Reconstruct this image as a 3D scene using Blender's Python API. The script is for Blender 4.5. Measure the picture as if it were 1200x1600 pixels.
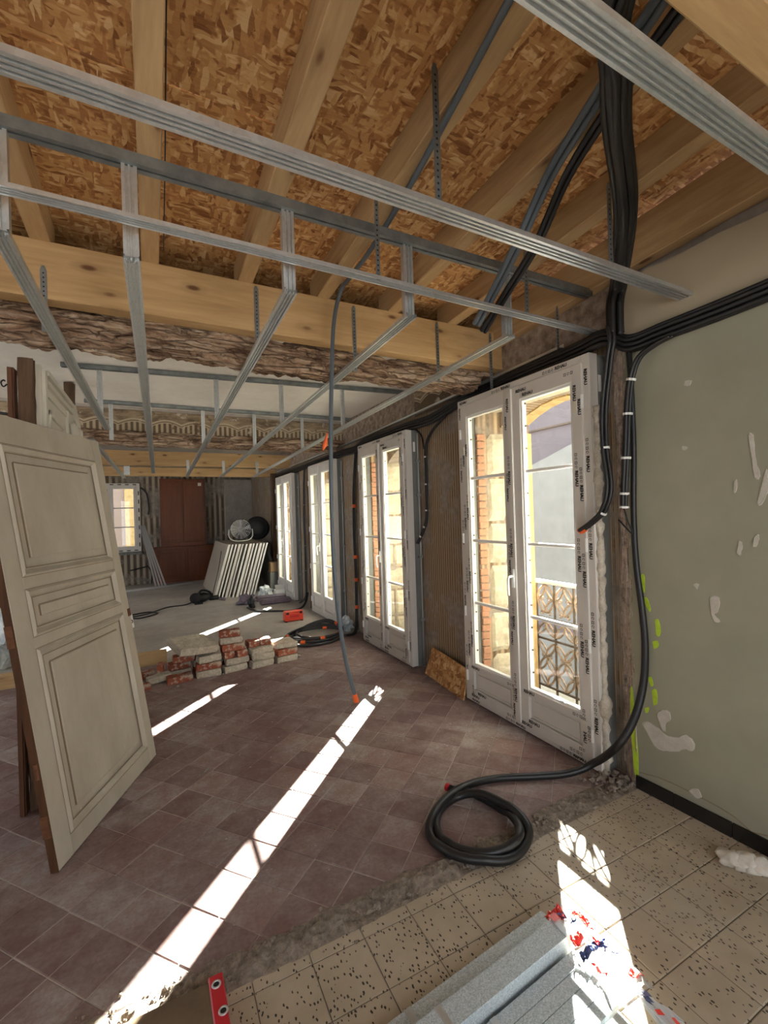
import bpy, bmesh, math, random
from math import sin, cos, pi, radians as R, sqrt
from mathutils import Vector, Matrix, noise
random.seed(7)
S = bpy.context.scene
COL = S.collection
for o in list(bpy.data.objects): bpy.data.objects.remove(o)
# ------------------------------------------------------------------ camera
F, PITCH, ROLL, YAW, HC = 699.0, 0.00167, -0.03106, 0.4795, 1.58
def _axes():
    f = Vector((0, cos(PITCH), sin(PITCH))); u = Vector((0, -sin(PITCH), cos(PITCH))); x = Vector((1, 0, 0))
    x2 = x*cos(ROLL)+u*sin(ROLL); u2 = -x*sin(ROLL)+u*cos(ROLL)
    m = Matrix.Rotation(-YAW, 3, 'Z')
    return m@x2, m@u2, m@f
AX, AU, AF = _axes(); CAM = Vector((0, 0, HC))
cd = bpy.data.cameras.new('camera'); cam = bpy.data.objects.new('camera', cd); COL.objects.link(cam)
cd.sensor_fit = 'VERTICAL'; cd.sensor_height = 24.0; cd.lens = F/1600*24.0; cd.clip_start = 0.05; cd.clip_end = 200
m = Matrix((AX, AU, -AF)).transposed().to_4x4(); m.translation = CAM; cam.matrix_world = m
S.camera = cam
# ------------------------------------------------------------------ world, sun, exposure
w = bpy.data.worlds.new('World'); S.world = w; w.use_nodes = True
bgn = w.node_tree.nodes['Background']; bgn.inputs[0].default_value = (0.90, 0.95, 1.0, 1); bgn.inputs[1].default_value = 2.0
SUN = Vector((-1, -1.03, -0.675)).normalized()
sl = bpy.data.lights.new('sun', 'SUN'); sl.energy = 72; sl.angle = R(0.53); sl.color = (1.0, 0.95, 0.87)
so = bpy.data.objects.new('sun', sl); COL.objects.link(so); so.rotation_euler = SUN.to_track_quat('-Z', 'Y').to_euler(); so.location = (12, 14, 12)
S.view_settings.view_transform = 'Standard'; S.view_settings.look = 'None'; S.view_settings.gamma = 1
S.view_settings.use_curve_mapping = False; S.view_settings.exposure = 1.1
# ------------------------------------------------------------------ pixel -> place
def ray(px, py): return AF+AX*((px-600)/F)-AU*((py-800)/F)
def onz(px, py, z=0.0): d = ray(px, py); return CAM+d*((z-HC)/d.z)
def onx(px, py, x): d = ray(px, py); return CAM+d*(x/d.x)
def ony(px, py, y): d = ray(px, py); return CAM+d*(y/d.y)
def proj(p):
    q = Vector(p)-CAM; d = q.dot(AF)
    if d < .05: return None
    return 600+F*q.dot(AX)/d, 800-F*q.dot(AU)/d
# ------------------------------------------------------------------ materials
MATS = {}
class NT:
    def __init__(s, name, rough=.7, metal=0., spec=.3):
        s.m = bpy.data.materials.new(name); s.m.use_nodes = True; s.t = s.m.node_tree; s.b = s.t.nodes['Principled BSDF']
        s.b.inputs['Roughness'].default_value = rough; s.b.inputs['Metallic'].default_value = metal
        s.b.inputs['Specular IOR Level'].default_value = spec; MATS[name] = s.m; s._c = None
    def n(s, t, **k):
        q = s.t.nodes.new(t)
        for a, v in k.items(): setattr(q, a, v)
        return q
    def l(s, a, b): s.t.links.new(a, b)
    def co(s):
        if not s._c: s._c = s.n('ShaderNodeTexCoord')
        return s._c.outputs['Object']
    def geo(s):
        return s.n('ShaderNodeNewGeometry').outputs['Position']
    def mp(s, scale=(1, 1, 1), rot=(0, 0, 0), src=None, loc=(0, 0, 0)):
        q = s.n('ShaderNodeMapping'); q.inputs['Scale'].default_value = scale; q.inputs['Rotation'].default_value = rot; q.inputs['Location'].default_value = loc
        s.l(src or s.co(), q.inputs['Vector']); return q.outputs[0]
    def noise(s, v, sc=5., det=4., rough=.6, dist=0.):
        q = s.n('ShaderNodeTexNoise'); q.inputs['Scale'].default_value = sc; q.inputs['Detail'].default_value = det
        q.inputs['Roughness'].default_value = rough; q.inputs['Distortion'].default_value = dist
        s.l(v, q.inputs['Vector']); return q.outputs['Fac']
    def vor(s, v, sc=5., out='Color', rnd=1., feat='F1'):
        q = s.n('ShaderNodeTexVoronoi', feature=feat); q.inputs['Scale'].default_value = sc; q.inputs['Randomness'].default_value = rnd
        s.l(v, q.inputs['Vector']); return q.outputs[out]
    def wave(s, v, sc=5., dist=0., det=2., d='X', prof='SIN'):
        q = s.n('ShaderNodeTexWave', wave_type='BANDS', bands_direction=d, wave_profile=prof); q.inputs['Scale'].default_value = sc
        q.inputs['Distortion'].default_value = dist; q.inputs['Detail'].default_value = det
        s.l(v, q.inputs['Vector']); return q.outputs['Fac']
    def ramp(s, f, st, interp='LINEAR'):
        q = s.n('ShaderNodeValToRGB'); q.color_ramp.interpolation = interp; e = q.color_ramp.elements
        while len(e) < len(st): e.new(.5)
        for i, (p, c) in enumerate(st):
            e[i].position = p; e[i].color = (c, c, c, 1) if isinstance(c, (int, float)) else (*c, 1)
        s.l(f, q.inputs[0]); return q.outputs[0]
    def mix(s, f, a, b, t='MIX'):
        q = s.n('ShaderNodeMix', data_type='RGBA', blend_type=t)
        for v, i in ((f, 0), (a, 6), (b, 7)):
            if hasattr(v, 'links') or hasattr(v, 'is_linked'): s.l(v, q.inputs[i])
            elif i == 0: q.inputs[0].default_value = v
            else: q.inputs[i].default_value = (*v, 1)
        return q.outputs[2]
    def math(s, op, a, b=0.):
        q = s.n('ShaderNodeMath', operation=op)
        for v, i in ((a, 0), (b, 1)):
            if hasattr(v, 'is_linked'): s.l(v, q.inputs[i])
            else: q.inputs[i].default_value = v
        return q.outputs[0]
    def sep(s, v, c):
        q = s.n('ShaderNodeSeparateXYZ'); s.l(v, q.inputs[0]); return q.outputs[c]
    def rnd(s): return s.n('ShaderNodeObjectInfo').outputs['Random']
    def out(s, col=None, bump=None, bs=.3, bd=.01, rough=None):
        if col is not None:
            if isinstance(col, tuple): s.b.inputs['Base Color'].default_value = (*col, 1)
            else: s.l(col, s.b.inputs['Base Color'])
        if bump is not None:
            q = s.n('ShaderNodeBump'); q.inputs['Strength'].default_value = bs; q.inputs['Distance'].default_value = bd
            s.l(bump, q.inputs['Height']); s.l(q.outputs[0], s.b.inputs['Normal'])
        if rough is not None: s.l(rough, s.b.inputs['Roughness'])
        return s.m
def plain(name, c, rough=.6, metal=0., var=.0, sc=8., spec=.3):
    t = NT(name, rough, metal, spec)
    if var:
        f = t.noise(t.co(), sc, 5); k = t.ramp(f, [(.3, tuple(x*(1-var) for x in c)), (.7, tuple(min(1, x*(1+var)) for x in c))]); return t.out(k, f, .15, .004)
    return t.out(c)
def mk_osb(name, a=0.):
    t = NT(name, .75); c = t.co()
    w_ = t.n('ShaderNodeVectorMath', operation='ADD'); nz = t.n('ShaderNodeTexNoise'); nz.inputs['Scale'].default_value = 9
    t.l(c, nz.inputs['Vector']); sc_ = t.n('ShaderNodeVectorMath', operation='SCALE'); sc_.inputs['Scale'].default_value = .028
    t.l(nz.outputs['Color'], sc_.inputs[0]); t.l(c, w_.inputs[0]); t.l(sc_.outputs[0], w_.inputs[1]); v = w_.outputs[0]
    l1 = t.vor(t.mp((64, 14, 14), (0, 0, .5+a), v), 1.); l2 = t.vor(t.mp((15, 66, 15), (0, 0, .35+a), v), 1.); l3 = t.vor(t.mp((44, 13, 13), (0, 0, -.9+a), v), 1.)
    sel = t.ramp(t.noise(v, 13, 2), [(.46, 0), (.52, 1)]); sel2 = t.ramp(t.noise(t.mp((1, 1, 1), (0, 0, 0), v, (5, 3, 1)), 15, 2), [(.5, 0), (.56, 1)])
    k = t.mix(sel2, t.mix(sel, l1, l2), l3); g = t.sep(k, 0)
    fib = t.noise(t.mp((18, 160, 18), (0, 0, .5+a), v), 1., 3)
    g2 = t.math('ADD', t.math('MULTIPLY', g, .8), t.math('MULTIPLY', fib, .35))
    col = t.ramp(g2, [(.08, (.15, .055, .02)), (.3, (.36, .165, .06)), (.55, (.50, .26, .10)), (.8, (.62, .37, .16)), (1., (.74, .52, .28))])
    return t.out(col, g2, .35, .004)
def mk_wood(name, c0, c1, knot=(.16, .07, .03), axis='X', sc=1., rough=.65, knots=True, bump=.2):
    t = NT(name, rough); c = t.co(); st = {'X': (1.2, 14, 14), 'Y': (14, 1.2, 14), 'Z': (14, 14, 1.2)}[axis]; st = tuple(x*sc for x in st)
    g = t.noise(t.mp(st), 1., 5, .65, .8); w_ = t.noise(t.mp(tuple(x*4 for x in st)), 1., 3)
    k = t.math('ADD', t.math('MULTIPLY', g, .75), t.math('MULTIPLY', w_, .3))
    col = t.ramp(k, [(.3, c0), (.72, c1)])
    if knots:
        ks = {'X': (3.2, 8, 8), 'Y': (8, 3.2, 8), 'Z': (8, 8, 3.2)}[axis]
        kd = t.vor(t.mp(ks), 1., 'Distance'); kf = t.ramp(kd, [(.085, 1), (.15, 0)]); col = t.mix(kf, col, knot)
        col = t.mix(t.math('MULTIPLY', t.ramp(kd, [(.1, .3), (.3, 0)]), 1.), col, knot)
    tint = t.ramp(t.rnd(), [(0, .86), (1, 1.06)]); col = t.mix(1., col, tint, 'MULTIPLY')
    return t.out(col, k, bump, .004)
def mk_all():
    mk_osb('osb'); mk_osb('osb_cut', .6)
    mk_wood('pine_x', (.40, .245, .105), (.62, .42, .215)); mk_wood('pine_y', (.38, .235, .11), (.60, .42, .225), axis='Y')
    mk_wood('brown_z', (.06, .024, .012), (.15, .062, .028), axis='Z', knots=False); mk_wood('edge_wood', (.045, .018, .009), (.12, .05, .02), axis='Z', knots=False)
    mk_wood('old_z', (.035, .02, .012), (.17, .105, .065), axis='Z', sc=.8, rough=.9, knots=False, bump=.8)
    mk_wood('cupboard', (.115, .03, .011), (.21, .065, .022), axis='Z', knots=False, rough=.4)
    # rough old beam
    t = NT('old_beam', .95); g = t.noise(t.mp((2.5, 16, 16)), 1., 8, .7, 1.); f = t.noise(t.co(), 5, 5)
    col = t.ramp(g, [(.36, (.06, .032, .019)), (.44, (.22, .135, .085)), (.52, (.36, .25, .17)), (.66, (.60, .48, .37))]); col = t.mix(t.ramp(f, [(.5, 0), (.75, .5)]), col, (.26, .15, .10)); fi = t.vor(t.mp((3.2, 22, 22)), 1., 'Distance', 1., 'DISTANCE_TO_EDGE'); col = t.mix(t.ramp(fi, [(.02, .55), (.08, 0)]), col, (.07, .04, .025)); t.out(col, t.math('ADD', g, t.ramp(fi, [(0, 0), (.12, .5)])), 1., .03)
    # galvanised steel
    t = NT('galv', .38, .85, .5); g = t.vor(t.co(), 60., 'Color'); col = t.ramp(t.sep(g, 0), [(0, (.58, .61, .62)), (1, (.66, .69, .70))]); n_ = t.noise(t.co(), 30, 4); t.out(col, None, rough=t.ramp(n_, [(.3, .3), (.7, .5)]))
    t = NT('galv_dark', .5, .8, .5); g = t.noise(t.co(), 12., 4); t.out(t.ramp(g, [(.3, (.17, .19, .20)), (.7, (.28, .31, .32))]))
    t = NT('galv_blue', .5, .3, .5); g = t.vor(t.geo(), 330., 'Color'); t.out(t.ramp(t.sep(g, 0), [(0, (.36, .41, .44)), (1, (.62, .68, .71))]))
    t = NT('side_grey', .6); g = t.noise(t.mp((3, 3, .6)), 5., 4); t.out(t.ramp(g, [(.3, (.13, .135, .13)), (.7, (.21, .215, .205))]), g, .1, .003)
    # terracotta tile
    t = NT('terracotta', .72, 0, .25); p = t.geo(); r = t.rnd()
    base = t.ramp(r, [(0, (.150, .078, .072)), (.5, (.182, .096, .088)), (.8, (.222, .112, .096)), (1, (.165, .092, .090))])
    d1 = t.noise(p, 2.2, 6, .65); d2 = t.noise(p, 11, 6, .7); d3 = t.noise(p, 60, 3)
    lvl = t.math('ADD', t.math('MULTIPLY', d1, .9), t.math('MULTIPLY', d2, .55)); lvl = t.math('ADD', lvl, t.math('MULTIPLY', r, .16))
    dust = t.ramp(lvl, [(.66, .12), (.84, .40), (1.02, .85)]); col = t.mix(dust, base, (.385, .345, .325)); col = t.mix(t.ramp(d3, [(.35, .25), (.6, 0)]), col, (.10, .05, .042)); t.out(col, d2, .3, .004)
    # terrazzo tile
    t = NT('terrazzo', .55, 0, .3); p = t.geo(); n_ = t.noise(p, 3.5, 5)
    base = t.ramp(n_, [(.3, (.36, .295, .215)), (.7, (.48, .405, .305))])
    w_ = t.n('ShaderNodeVectorMath', operation='ADD'); nz = t.n('ShaderNodeTexNoise'); nz.inputs['Scale'].default_value = 45; t.l(p, nz.inputs['Vector'])
    s_ = t.n('ShaderNodeVectorMath', operation='SCALE'); s_.inputs['Scale'].default_value = .010; t.l(nz.outputs['Color'], s_.inputs[0]); t.l(p, w_.inputs[0]); t.l(s_.outputs[0], w_.inputs[1])
    q = t.n('ShaderNodeTexVoronoi'); q.inputs['Scale'].default_value = 1; t.l(t.mp((104, 60, 74), (0, 0, .6), w_.outputs[0]), q.inputs['Vector'])
    pick = t.math('GREATER_THAN', t.sep(q.outputs['Color'], 0), .68); near = t.math('LESS_THAN', q.outputs['Distance'], .34)
    col = t.mix(t.math('MULTIPLY', pick, near), base, (.045, .035, .027)); dd = t.noise(p, 1.3, 5); col = t.mix(t.ramp(dd, [(.45, 0), (.75, .35)]), col, (.47, .43, .37)); t.out(col)
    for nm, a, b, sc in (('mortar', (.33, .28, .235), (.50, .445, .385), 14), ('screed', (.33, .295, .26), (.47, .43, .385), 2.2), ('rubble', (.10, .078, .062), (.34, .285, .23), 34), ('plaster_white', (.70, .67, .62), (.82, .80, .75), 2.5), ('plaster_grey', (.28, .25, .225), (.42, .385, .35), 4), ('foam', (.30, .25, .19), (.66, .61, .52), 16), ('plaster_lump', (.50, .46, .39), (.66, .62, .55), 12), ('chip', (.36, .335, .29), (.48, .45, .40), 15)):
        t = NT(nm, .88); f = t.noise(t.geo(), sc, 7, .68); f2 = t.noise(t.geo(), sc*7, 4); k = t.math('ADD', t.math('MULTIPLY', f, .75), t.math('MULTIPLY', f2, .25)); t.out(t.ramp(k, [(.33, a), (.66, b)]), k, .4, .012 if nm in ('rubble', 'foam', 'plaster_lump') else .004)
    # green wall
    t = NT('wall_green', .62, 0, .3); p = t.geo(); f = t.noise(p, 1.4, 6); f2 = t.noise(p, 14, 5)
    col = t.ramp(f, [(.3, (.222, .213, .158)), (.7, (.30, .288, .22))]); up = t.ramp(t.math('ADD', t.sep(p, 2), t.math('MULTIPLY', f2, .03)), [(0, 0), (1, 0)])
    z_ = t.math('GREATER_THAN', t.math('ADD', t.sep(p, 2), t.math('MULTIPLY', f2, .04)), 2.50); col = t.mix(z_, col, (.34, .285, .205)); t.out(col, f2, .18, .006)
    # stripped wall with striped wallpaper remains
    t = NT('wall_stripe', .9); p = t.geo(); w1 = t.wave(t.mp((1, 1, .02), (0, 0, 0), p), 9., 1.2, 2, 'Y'); w2 = t.wave(t.mp((1, 1, .02), (0, 0, 0), p), 22., .6, 1, 'Y'); f = t.noise(p, 2.4, 6, .65); f2 = t.noise(p, 17, 5)
    k = t.math('ADD', t.math('MULTIPLY', w1, .5), t.math('MULTIPLY', w2, .5)); st = t.ramp(k, [(.15, (.13, .085, .053)), (.5, (.235, .165, .105)), (.85, (.44, .33, .21))])
    pl = t.ramp(f2, [(.3, (.20, .165, .135)), (.7, (.33, .285, .24))]); fac = t.ramp(f, [(.46, 0), (.56, 1)])
    hi = t.ramp(t.math('MULTIPLY', t.sep(p, 2), .25), [(.635, 0), (.66, 1)])
    rough_ = t.ramp(f2, [(.3, (.15, .105, .078)), (.5, (.28, .215, .17)), (.7, (.42, .355, .295))]); t.out(t.mix(hi, t.mix(fac, st, pl), rough_), f2, .5, .012)
    # far wall flutes
    t = NT('wall_far', .95); p = t.geo(); w1 = t.wave(t.mp((1, 1, .05), (0, 0, 0), p), 2.4, 1.0, 2, 'X'); f = t.noise(p, 1.1, 6, .65); f2 = t.noise(p, 9, 6)
    st = t.ramp(w1, [(.25, (.11, .085, .062)), (.8, (.38, .32, .25))]); pl = t.ramp(f2, [(.3, (.17, .15, .125)), (.7, (.30, .27, .23))]); t.out(t.mix(t.ramp(f, [(.47, 0), (.53, 1)]), st, pl), t.math('ADD', w1, f2), .5, .02)
    # printed frieze wallpaper
    t = NT('frieze', .9); p = t.geo(); x = t.math('ADD', t.sep(p, 0), t.sep(p, 1)); z = t.sep(p, 2)
    sc = t.math('ABSOLUTE', t.math('SINE', t.math('MULTIPLY', x, 9.5))); h = t.math('SUBTRACT', z, t.math('MULTIPLY', sc, .05)); n_ = t.noise(p, 7, 6, .7)
    cre = t.math('COMPARE', h, 2.70); cre.node.inputs[2].default_value = .022; cre2 = t.math('COMPARE', h, 2.695); cre2.node.inputs[2].default_value = .006
    pin = t.wave(t.mp((1, 1, .02), (0, 0, 0), p), 5.5, .5, 1, 'X'); pl = t.ramp(pin, [(.3, (.13, .095, .062)), (.75, (.42, .34, .235))])
    upc = t.ramp(t.noise(t.mp((6, 6, 22), (0, 0, 0), p), 1., 4), [(.35, (.14, .10, .066)), (.65, (.36, .28, .19))]); below = t.math('LESS_THAN', h, 2.69)
    col = t.mix(below, upc, pl); col = t.mix(cre, col, (.46, .38, .27)); col = t.mix(cre2, col, (.17, .12, .08)); col = t.mix(t.ramp(n_, [(.60, 0), (.64, 1)]), col, (.50, .44, .37)); col = t.mix(t.ramp(n_, [(.36, .8), (.42, 0)]), col, (.13, .075, .05)); t.out(col, n_, .4, .012)
    # masonry rough
    t = NT('masonry', .95); p = t.geo(); f = t.noise(p, 26, 8, .75); f2 = t.noise(p, 5, 4); t.out(t.mix(t.ramp(f2, [(.4, 0), (.65, .6)]), t.ramp(f, [(.34, (.15, .115, .095)), (.46, (.50, .41, .35)), (.62, (.76, .68, .60))]), (.60, .45, .35)), f, .9, .02)
    t = NT('stone', .9); p = t.geo(); f = t.noise(p, 6, 7, .7); f2 = t.noise(p, 24, 5, .7); tint = t.ramp(t.rnd(), [(0, .85), (1, 1.08)]); t.out(t.mix(1., t.ramp(t.math('ADD', t.math('MULTIPLY', f, .6), t.math('MULTIPLY', f2, .4)), [(.3, (.38, .33, .235)), (.7, (.60, .535, .41))]), tint, 'MULTIPLY'), f, .7, .02)
    plain('brick_pale', (.46, .24, .15), .9, var=.3, sc=9); plain('stone_yellow', (.46, .31, .14), .85, var=.2, sc=9); plain('render_purple', (.15, .135, .155), .9, var=.06, sc=3); plain('glare_white', (.23, .243, .25), .9, var=.08, sc=4); plain('render_pink', (.30, .225, .19), .9, var=.06, sc=2)
    t = NT('brick_red', .9); p = t.co(); f = t.noise(p, 14, 6, .7); r = t.rnd(); base = t.ramp(r, [(0, (.20, .052, .030)), (1, (.34, .10, .055))]); f2 = t.noise(p, 40, 4)
    t.out(t.mix(t.ramp(f, [(.50, 0), (.58, .85)]), base, (.42, .37, .30)), f2, .6, .01)
    t = NT('brick_mortar', .95); p = t.co(); f = t.noise(p, 11, 7, .7); f2 = t.noise(p, 45, 4); k = t.math('ADD', t.math('MULTIPLY', f, .6), t.math('MULTIPLY', f2, .4))
    t.out(t.mix(t.ramp(f, [(.27, 1), (.36, 0)]), t.ramp(k, [(.35, (.30, .26, .205)), (.65, (.53, .48, .40))]), (.27, .085, .05)), k, .7, .012)
    # paint on the door
    t = NT('door_paint', .5, 0, .35); p = t.co(); f = t.noise(t.mp((3, 3, 1.2)), 1.6, 7, .62); f2 = t.noise(p, 30, 5, .7); st = t.noise(t.mp((26, 26, 1.2)), 1., 4)
    col = t.ramp(f, [(.3, (.355, .318, .255)), (.7, (.455, .42, .35))]); col = t.mix(t.ramp(st, [(.55, 0), (.75, .3)]), col, (.36, .27, .17)); col = t.mix(t.ramp(f2, [(.70, 0), (.73, .8)]), col, (.66, .61, .52)); t.out(col, f2, .12, .003)
    plain('paint_line', (.22, .165, .11), .7); plain('panel_white', (.60, .57, .50), .5, var=.06, sc=5); plain('pvc', (.80, .80, .78), .3, spec=.5)
    plain('pvc_film', (.60, .57, .53), .35, var=.04, sc=6, spec=.5); plain('print', (.035, .032, .03), .5); plain('print_red', (.30, .06, .04), .5); plain('sticker', (.62, .58, .49), .6)
    plain('cable', (.012, .012, .013), .42, spec=.45); plain('conduit', (.085, .105, .125), .45, spec=.4); plain('orange', (.72, .12, .025), .5); plain('red_case', (.62, .055, .025), .4, spec=.5); plain('tie', (.72, .72, .70), .5)
    plain('black', (.016, .016, .018), .5, var=.2, sc=20); plain('black_tile', (.012, .011, .010), .22, spec=.5); plain('iron', (.10, .075, .055), .6, var=.3, sc=30); plain('iron_worn', (.30, .22, .16), .6, var=.3, sc=30); plain('iron_pale', (.60, .59, .56), .5); plain('rust', (.13, .055, .025), .8, var=.3, sc=30)
    plain('board_edge', (.70, .70, .65), .85, var=.05, sc=20); plain('board_face', (.42, .36, .29), .85, var=.06, sc=3); plain('lime', (.40, .55, .04), .6, var=.15, sc=30); plain('carton', (.40, .27, .15), .85, var=.1, sc=6); plain('white_carton', (.66, .66, .63), .7); plain('purple_pack', (.16, .125, .16), .5, var=.25, sc=14)
    plain('level_red', (.50, .012, .022), .4, spec=.5); plain('level_body', (.17, .12, .075), .45, var=.3, sc=7); plain('film_red', (.78, .05, .035), .25, spec=.6); plain('film_navy', (.03, .045, .13), .3, spec=.6); plain('street', (.34, .325, .31), .95, var=.1, sc=1.5); plain('dark_joint', (.13, .11, .09), .9); plain('lead_grey', (.30, .31, .30), .5, .6); plain('spacer', (.10, .10, .10), .5); plain('alu_strip', (.60, .61, .62), .35, .8)
    t = NT('film_clear', .12, 0, .6); t.out((.62, .65, .68)); t.b.inputs['Alpha'].default_value = .62
    t = NT('bag_film', .3, 0, .5); f = t.noise(t.co(), 12, 4); t.out(t.ramp(f, [(.35, (.36, .42, .46)), (.65, (.68, .71, .72))]), f, .4, .01)
    # window glass
    mt = bpy.data.materials.new('glass'); mt.use_nodes = True; nt = mt.node_tree; nt.nodes.clear()
    tr = nt.nodes.new('ShaderNodeBsdfTransparent'); tr.inputs[0].default_value = (.93, .955, .945, 1); gl = nt.nodes.new('ShaderNodeBsdfGlossy'); gl.inputs['Roughness'].default_value = .02
    mx = nt.nodes.new('ShaderNodeMixShader'); mx.inputs[0].default_value = .045; ou = nt.nodes.new('ShaderNodeOutputMaterial')
    nt.links.new(tr.outputs[0], mx.inputs[1]); nt.links.new(gl.outputs[0], mx.inputs[2]); nt.links.new(mx.outputs[0], ou.inputs[0]); MATS['glass'] = mt
mk_all()
# ------------------------------------------------------------------ mesh helpers
class MB:
    def __init__(s): s.v = []; s.f = []; s.mi = []; s.cur = 0
    def add(s, vs, fs):
        o = len(s.v); s.v += [Vector(v) for v in vs]
        for f in fs: s.f.append([i+o for i in f]); s.mi.append(s.cur)
        return s
    def box(s, x0, x1, y0, y1, z0, z1):
        return s.add([(x, y, z) for x in (x0, x1) for y in (y0, y1) for z in (z0, z1)], [(0, 1, 3, 2), (4, 6, 7, 5), (0, 4, 5, 1), (2, 3, 7, 6), (0, 2, 6, 4), (1, 5, 7, 3)])
    def obox(s, c, ax, ay, az):       # half-axis vectors
        c = Vector(c); ax = Vector(ax); ay = Vector(ay); az = Vector(az)
        return s.add([c+ax*i+ay*j+az*k for i in (-1, 1) for j in (-1, 1) for k in (-1, 1)], [(0, 1, 3, 2), (4, 6, 7, 5), (0, 4, 5, 1), (2, 3, 7, 6), (0, 2, 6, 4), (1, 5, 7, 3)])
    def prism(s, poly, fn, a, b):     # poly of 2d points, fn(u,v,t)->xyz, from t=a to t=b
        n = len(poly); vs = [fn(u, v, a) for u, v in poly]+[fn(u, v, b) for u, v in poly]
        return s.add(vs, [list(range(n))[::-1], list(range(n, 2*n))]+[(i, (i+1) % n, n+(i+1) % n, n+i) for i in range(n)])
    def tube(s, pts, r, seg=8, caps=True, ell=None):
        pts = [Vector(p) for p in pts]; n = len(pts); vs = []; fs = []; up = None
        for i, p in enumerate(pts):
            t = (pts[min(i+1, n-1)]-pts[max(i-1, 0)]).normalized()
            if up is None: up = t.orthogonal().normalized()
            else: up = (up-t*up.dot(t)); up = up.normalized() if up.length > 1e-6 else t.orthogonal().normalized()
            b = t.cross(up); rr = r[i] if isinstance(r, (list, tuple)) else r
            for k in range(seg):
                a = 2*pi*k/seg; vs.append(p+up*cos(a)*rr+b*sin(a)*rr)
        for i in range(n-1):
            for k in range(seg):
                k2 = (k+1) % seg; fs.append((i*seg+k, i*seg+k2, (i+1)*seg+k2, (i+1)*seg+k))
        if caps: fs += [list(range(seg))[::-1], list(range((n-1)*seg, n*seg))]
        return s.add(vs, fs)
    def lathe(s, prof, c, ax=(0, 0, 1), seg=20):
        ax = Vector(ax).normalized(); u = ax.orthogonal().normalized(); b = ax.cross(u); c = Vector(c); vs = []; fs = []; n = len(prof)
        for r, h in prof:
            for k in range(seg): a = 2*pi*k/seg; vs.append(c+ax*h+u*cos(a)*r+b*sin(a)*r)
        for i in range(n-1):
            for k in range(seg): k2 = (k+1) % seg; fs.append((i*seg+k, i*seg+k2, (i+1)*seg+k2, (i+1)*seg+k))
        fs += [list(range(seg))[::-1], list(range((n-1)*seg, n*seg))]
        return s.add(vs, fs)
    def torus(s, c, ax, Rr, r, seg=20, sg=6):
        ax = Vector(ax).normalized(); u = ax.orthogonal().normalized(); b = ax.cross(u); c = Vector(c)
        pts = [c+u*cos(2*pi*i/seg)*Rr+b*sin(2*pi*i/seg)*Rr for i in range(seg)]; vs = []; fs = []
        for i, p in enumerate(pts):
            d = (p-c).normalized()
            for k in range(sg): a = 2*pi*k/sg; vs.append(p+d*cos(a)*r+ax*sin(a)*r)
        for i in range(seg):
            for k in range(sg): j = (i+1) % seg; k2 = (k+1) % sg; fs.append((i*sg+k, i*sg+k2, j*sg+k2, j*sg+k))
        return s.add(vs, fs)
    def build(s, name, mat, parent=None, smooth=False, bevel=0., origin=None):
        vs = s.v
        lo = Vector((min(v.x for v in vs), min(v.y for v in vs), min(v.z for v in vs))); hi = Vector((max(v.x for v in vs), max(v.y for v in vs), max(v.z for v in vs)))
        c = Vector(origin) if origin is not None else Vector(((lo.x+hi.x)/2, (lo.y+hi.y)/2, lo.z))
        me = bpy.data.meshes.new(name); me.from_pydata([v-c for v in vs], [], s.f)
        mats = mat if isinstance(mat, (list, tuple)) else [mat]
        for q in mats: me.materials.append(MATS[q])
        if len(mats) > 1: me.polygons.foreach_set('material_index', s.mi)
        bm = bmesh.new(); bm.from_mesh(me); bmesh.ops.recalc_face_normals(bm, faces=bm.faces)
        if bevel: bmesh.ops.bevel(bm, geom=list(bm.edges), offset=bevel, segments=1, affect='EDGES', clamp_overlap=True)
        bm.to_mesh(me); bm.free()
        if smooth: me.polygons.foreach_set('use_smooth', [True]*len(me.polygons))
        o = bpy.data.objects.new(name, me); COL.objects.link(o)
        if parent is not None:
            o.parent = parent; o.location = c-world_loc(parent)
        else: o.location = c
        return o
def world_loc(o):
    p = Vector((0, 0, 0))
    while o is not None: p += o.location; o = o.parent
    return p
def tag(o, label=None, cat=None, group=None, kind=None):
    for k, v in (('label', label), ('category', cat), ('group', group), ('kind', kind)):
        if v: o[k] = v
    return o
def thing(name, label, cat, loc, group=None, kind=None):
    o = bpy.data.objects.new(name, None); COL.objects.link(o); o.location = loc; o.empty_display_size = .1
    return tag(o, label, cat, group, kind)
def dup(root, loc, rotz=None, label=None, group=None):
    r = root.copy(); COL.objects.link(r); r.location = loc
    if rotz is not None: r.rotation_euler = (0, 0, rotz)
    if label: r['label'] = label
    if group: r['group'] = group
    for ch in list(root.children):
        c = ch.copy(); COL.objects.link(c); c.parent = r
        for g in list(ch.children):
            d = g.copy(); COL.objects.link(d); d.parent = c
    return r
def bez(pts, n=8):                    # catmull-rom through points
    P = [Vector(p) for p in pts]; out = []
    for i in range(len(P)-1):
        a = P[max(i-1, 0)]; b = P[i]; c = P[i+1]; d = P[min(i+2, len(P)-1)]
        for k in range(n):
            t = k/n; out.append(.5*((2*b)+(c-a)*t+(2*a-5*b+4*c-d)*t*t+(3*b-a-3*c+d)*t**3))
    return out+[P[-1]]
def nz(p, s=1., o=0.): return noise.fractal(Vector(p)*s+Vector((o, o*1.7, o*.3)), 1., 2., 4)
def grid_surf(mb, fn, nu, nv):
    o = [[fn(i/nu, j/nv) for j in range(nv+1)] for i in range(nu+1)]; vs = [p for r in o for p in r]; W = nv+1
    mb.add(vs, [(i*W+j, (i+1)*W+j, (i+1)*W+j+1, i*W+j+1) for i in range(nu) for j in range(nv)]); return mb
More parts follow.
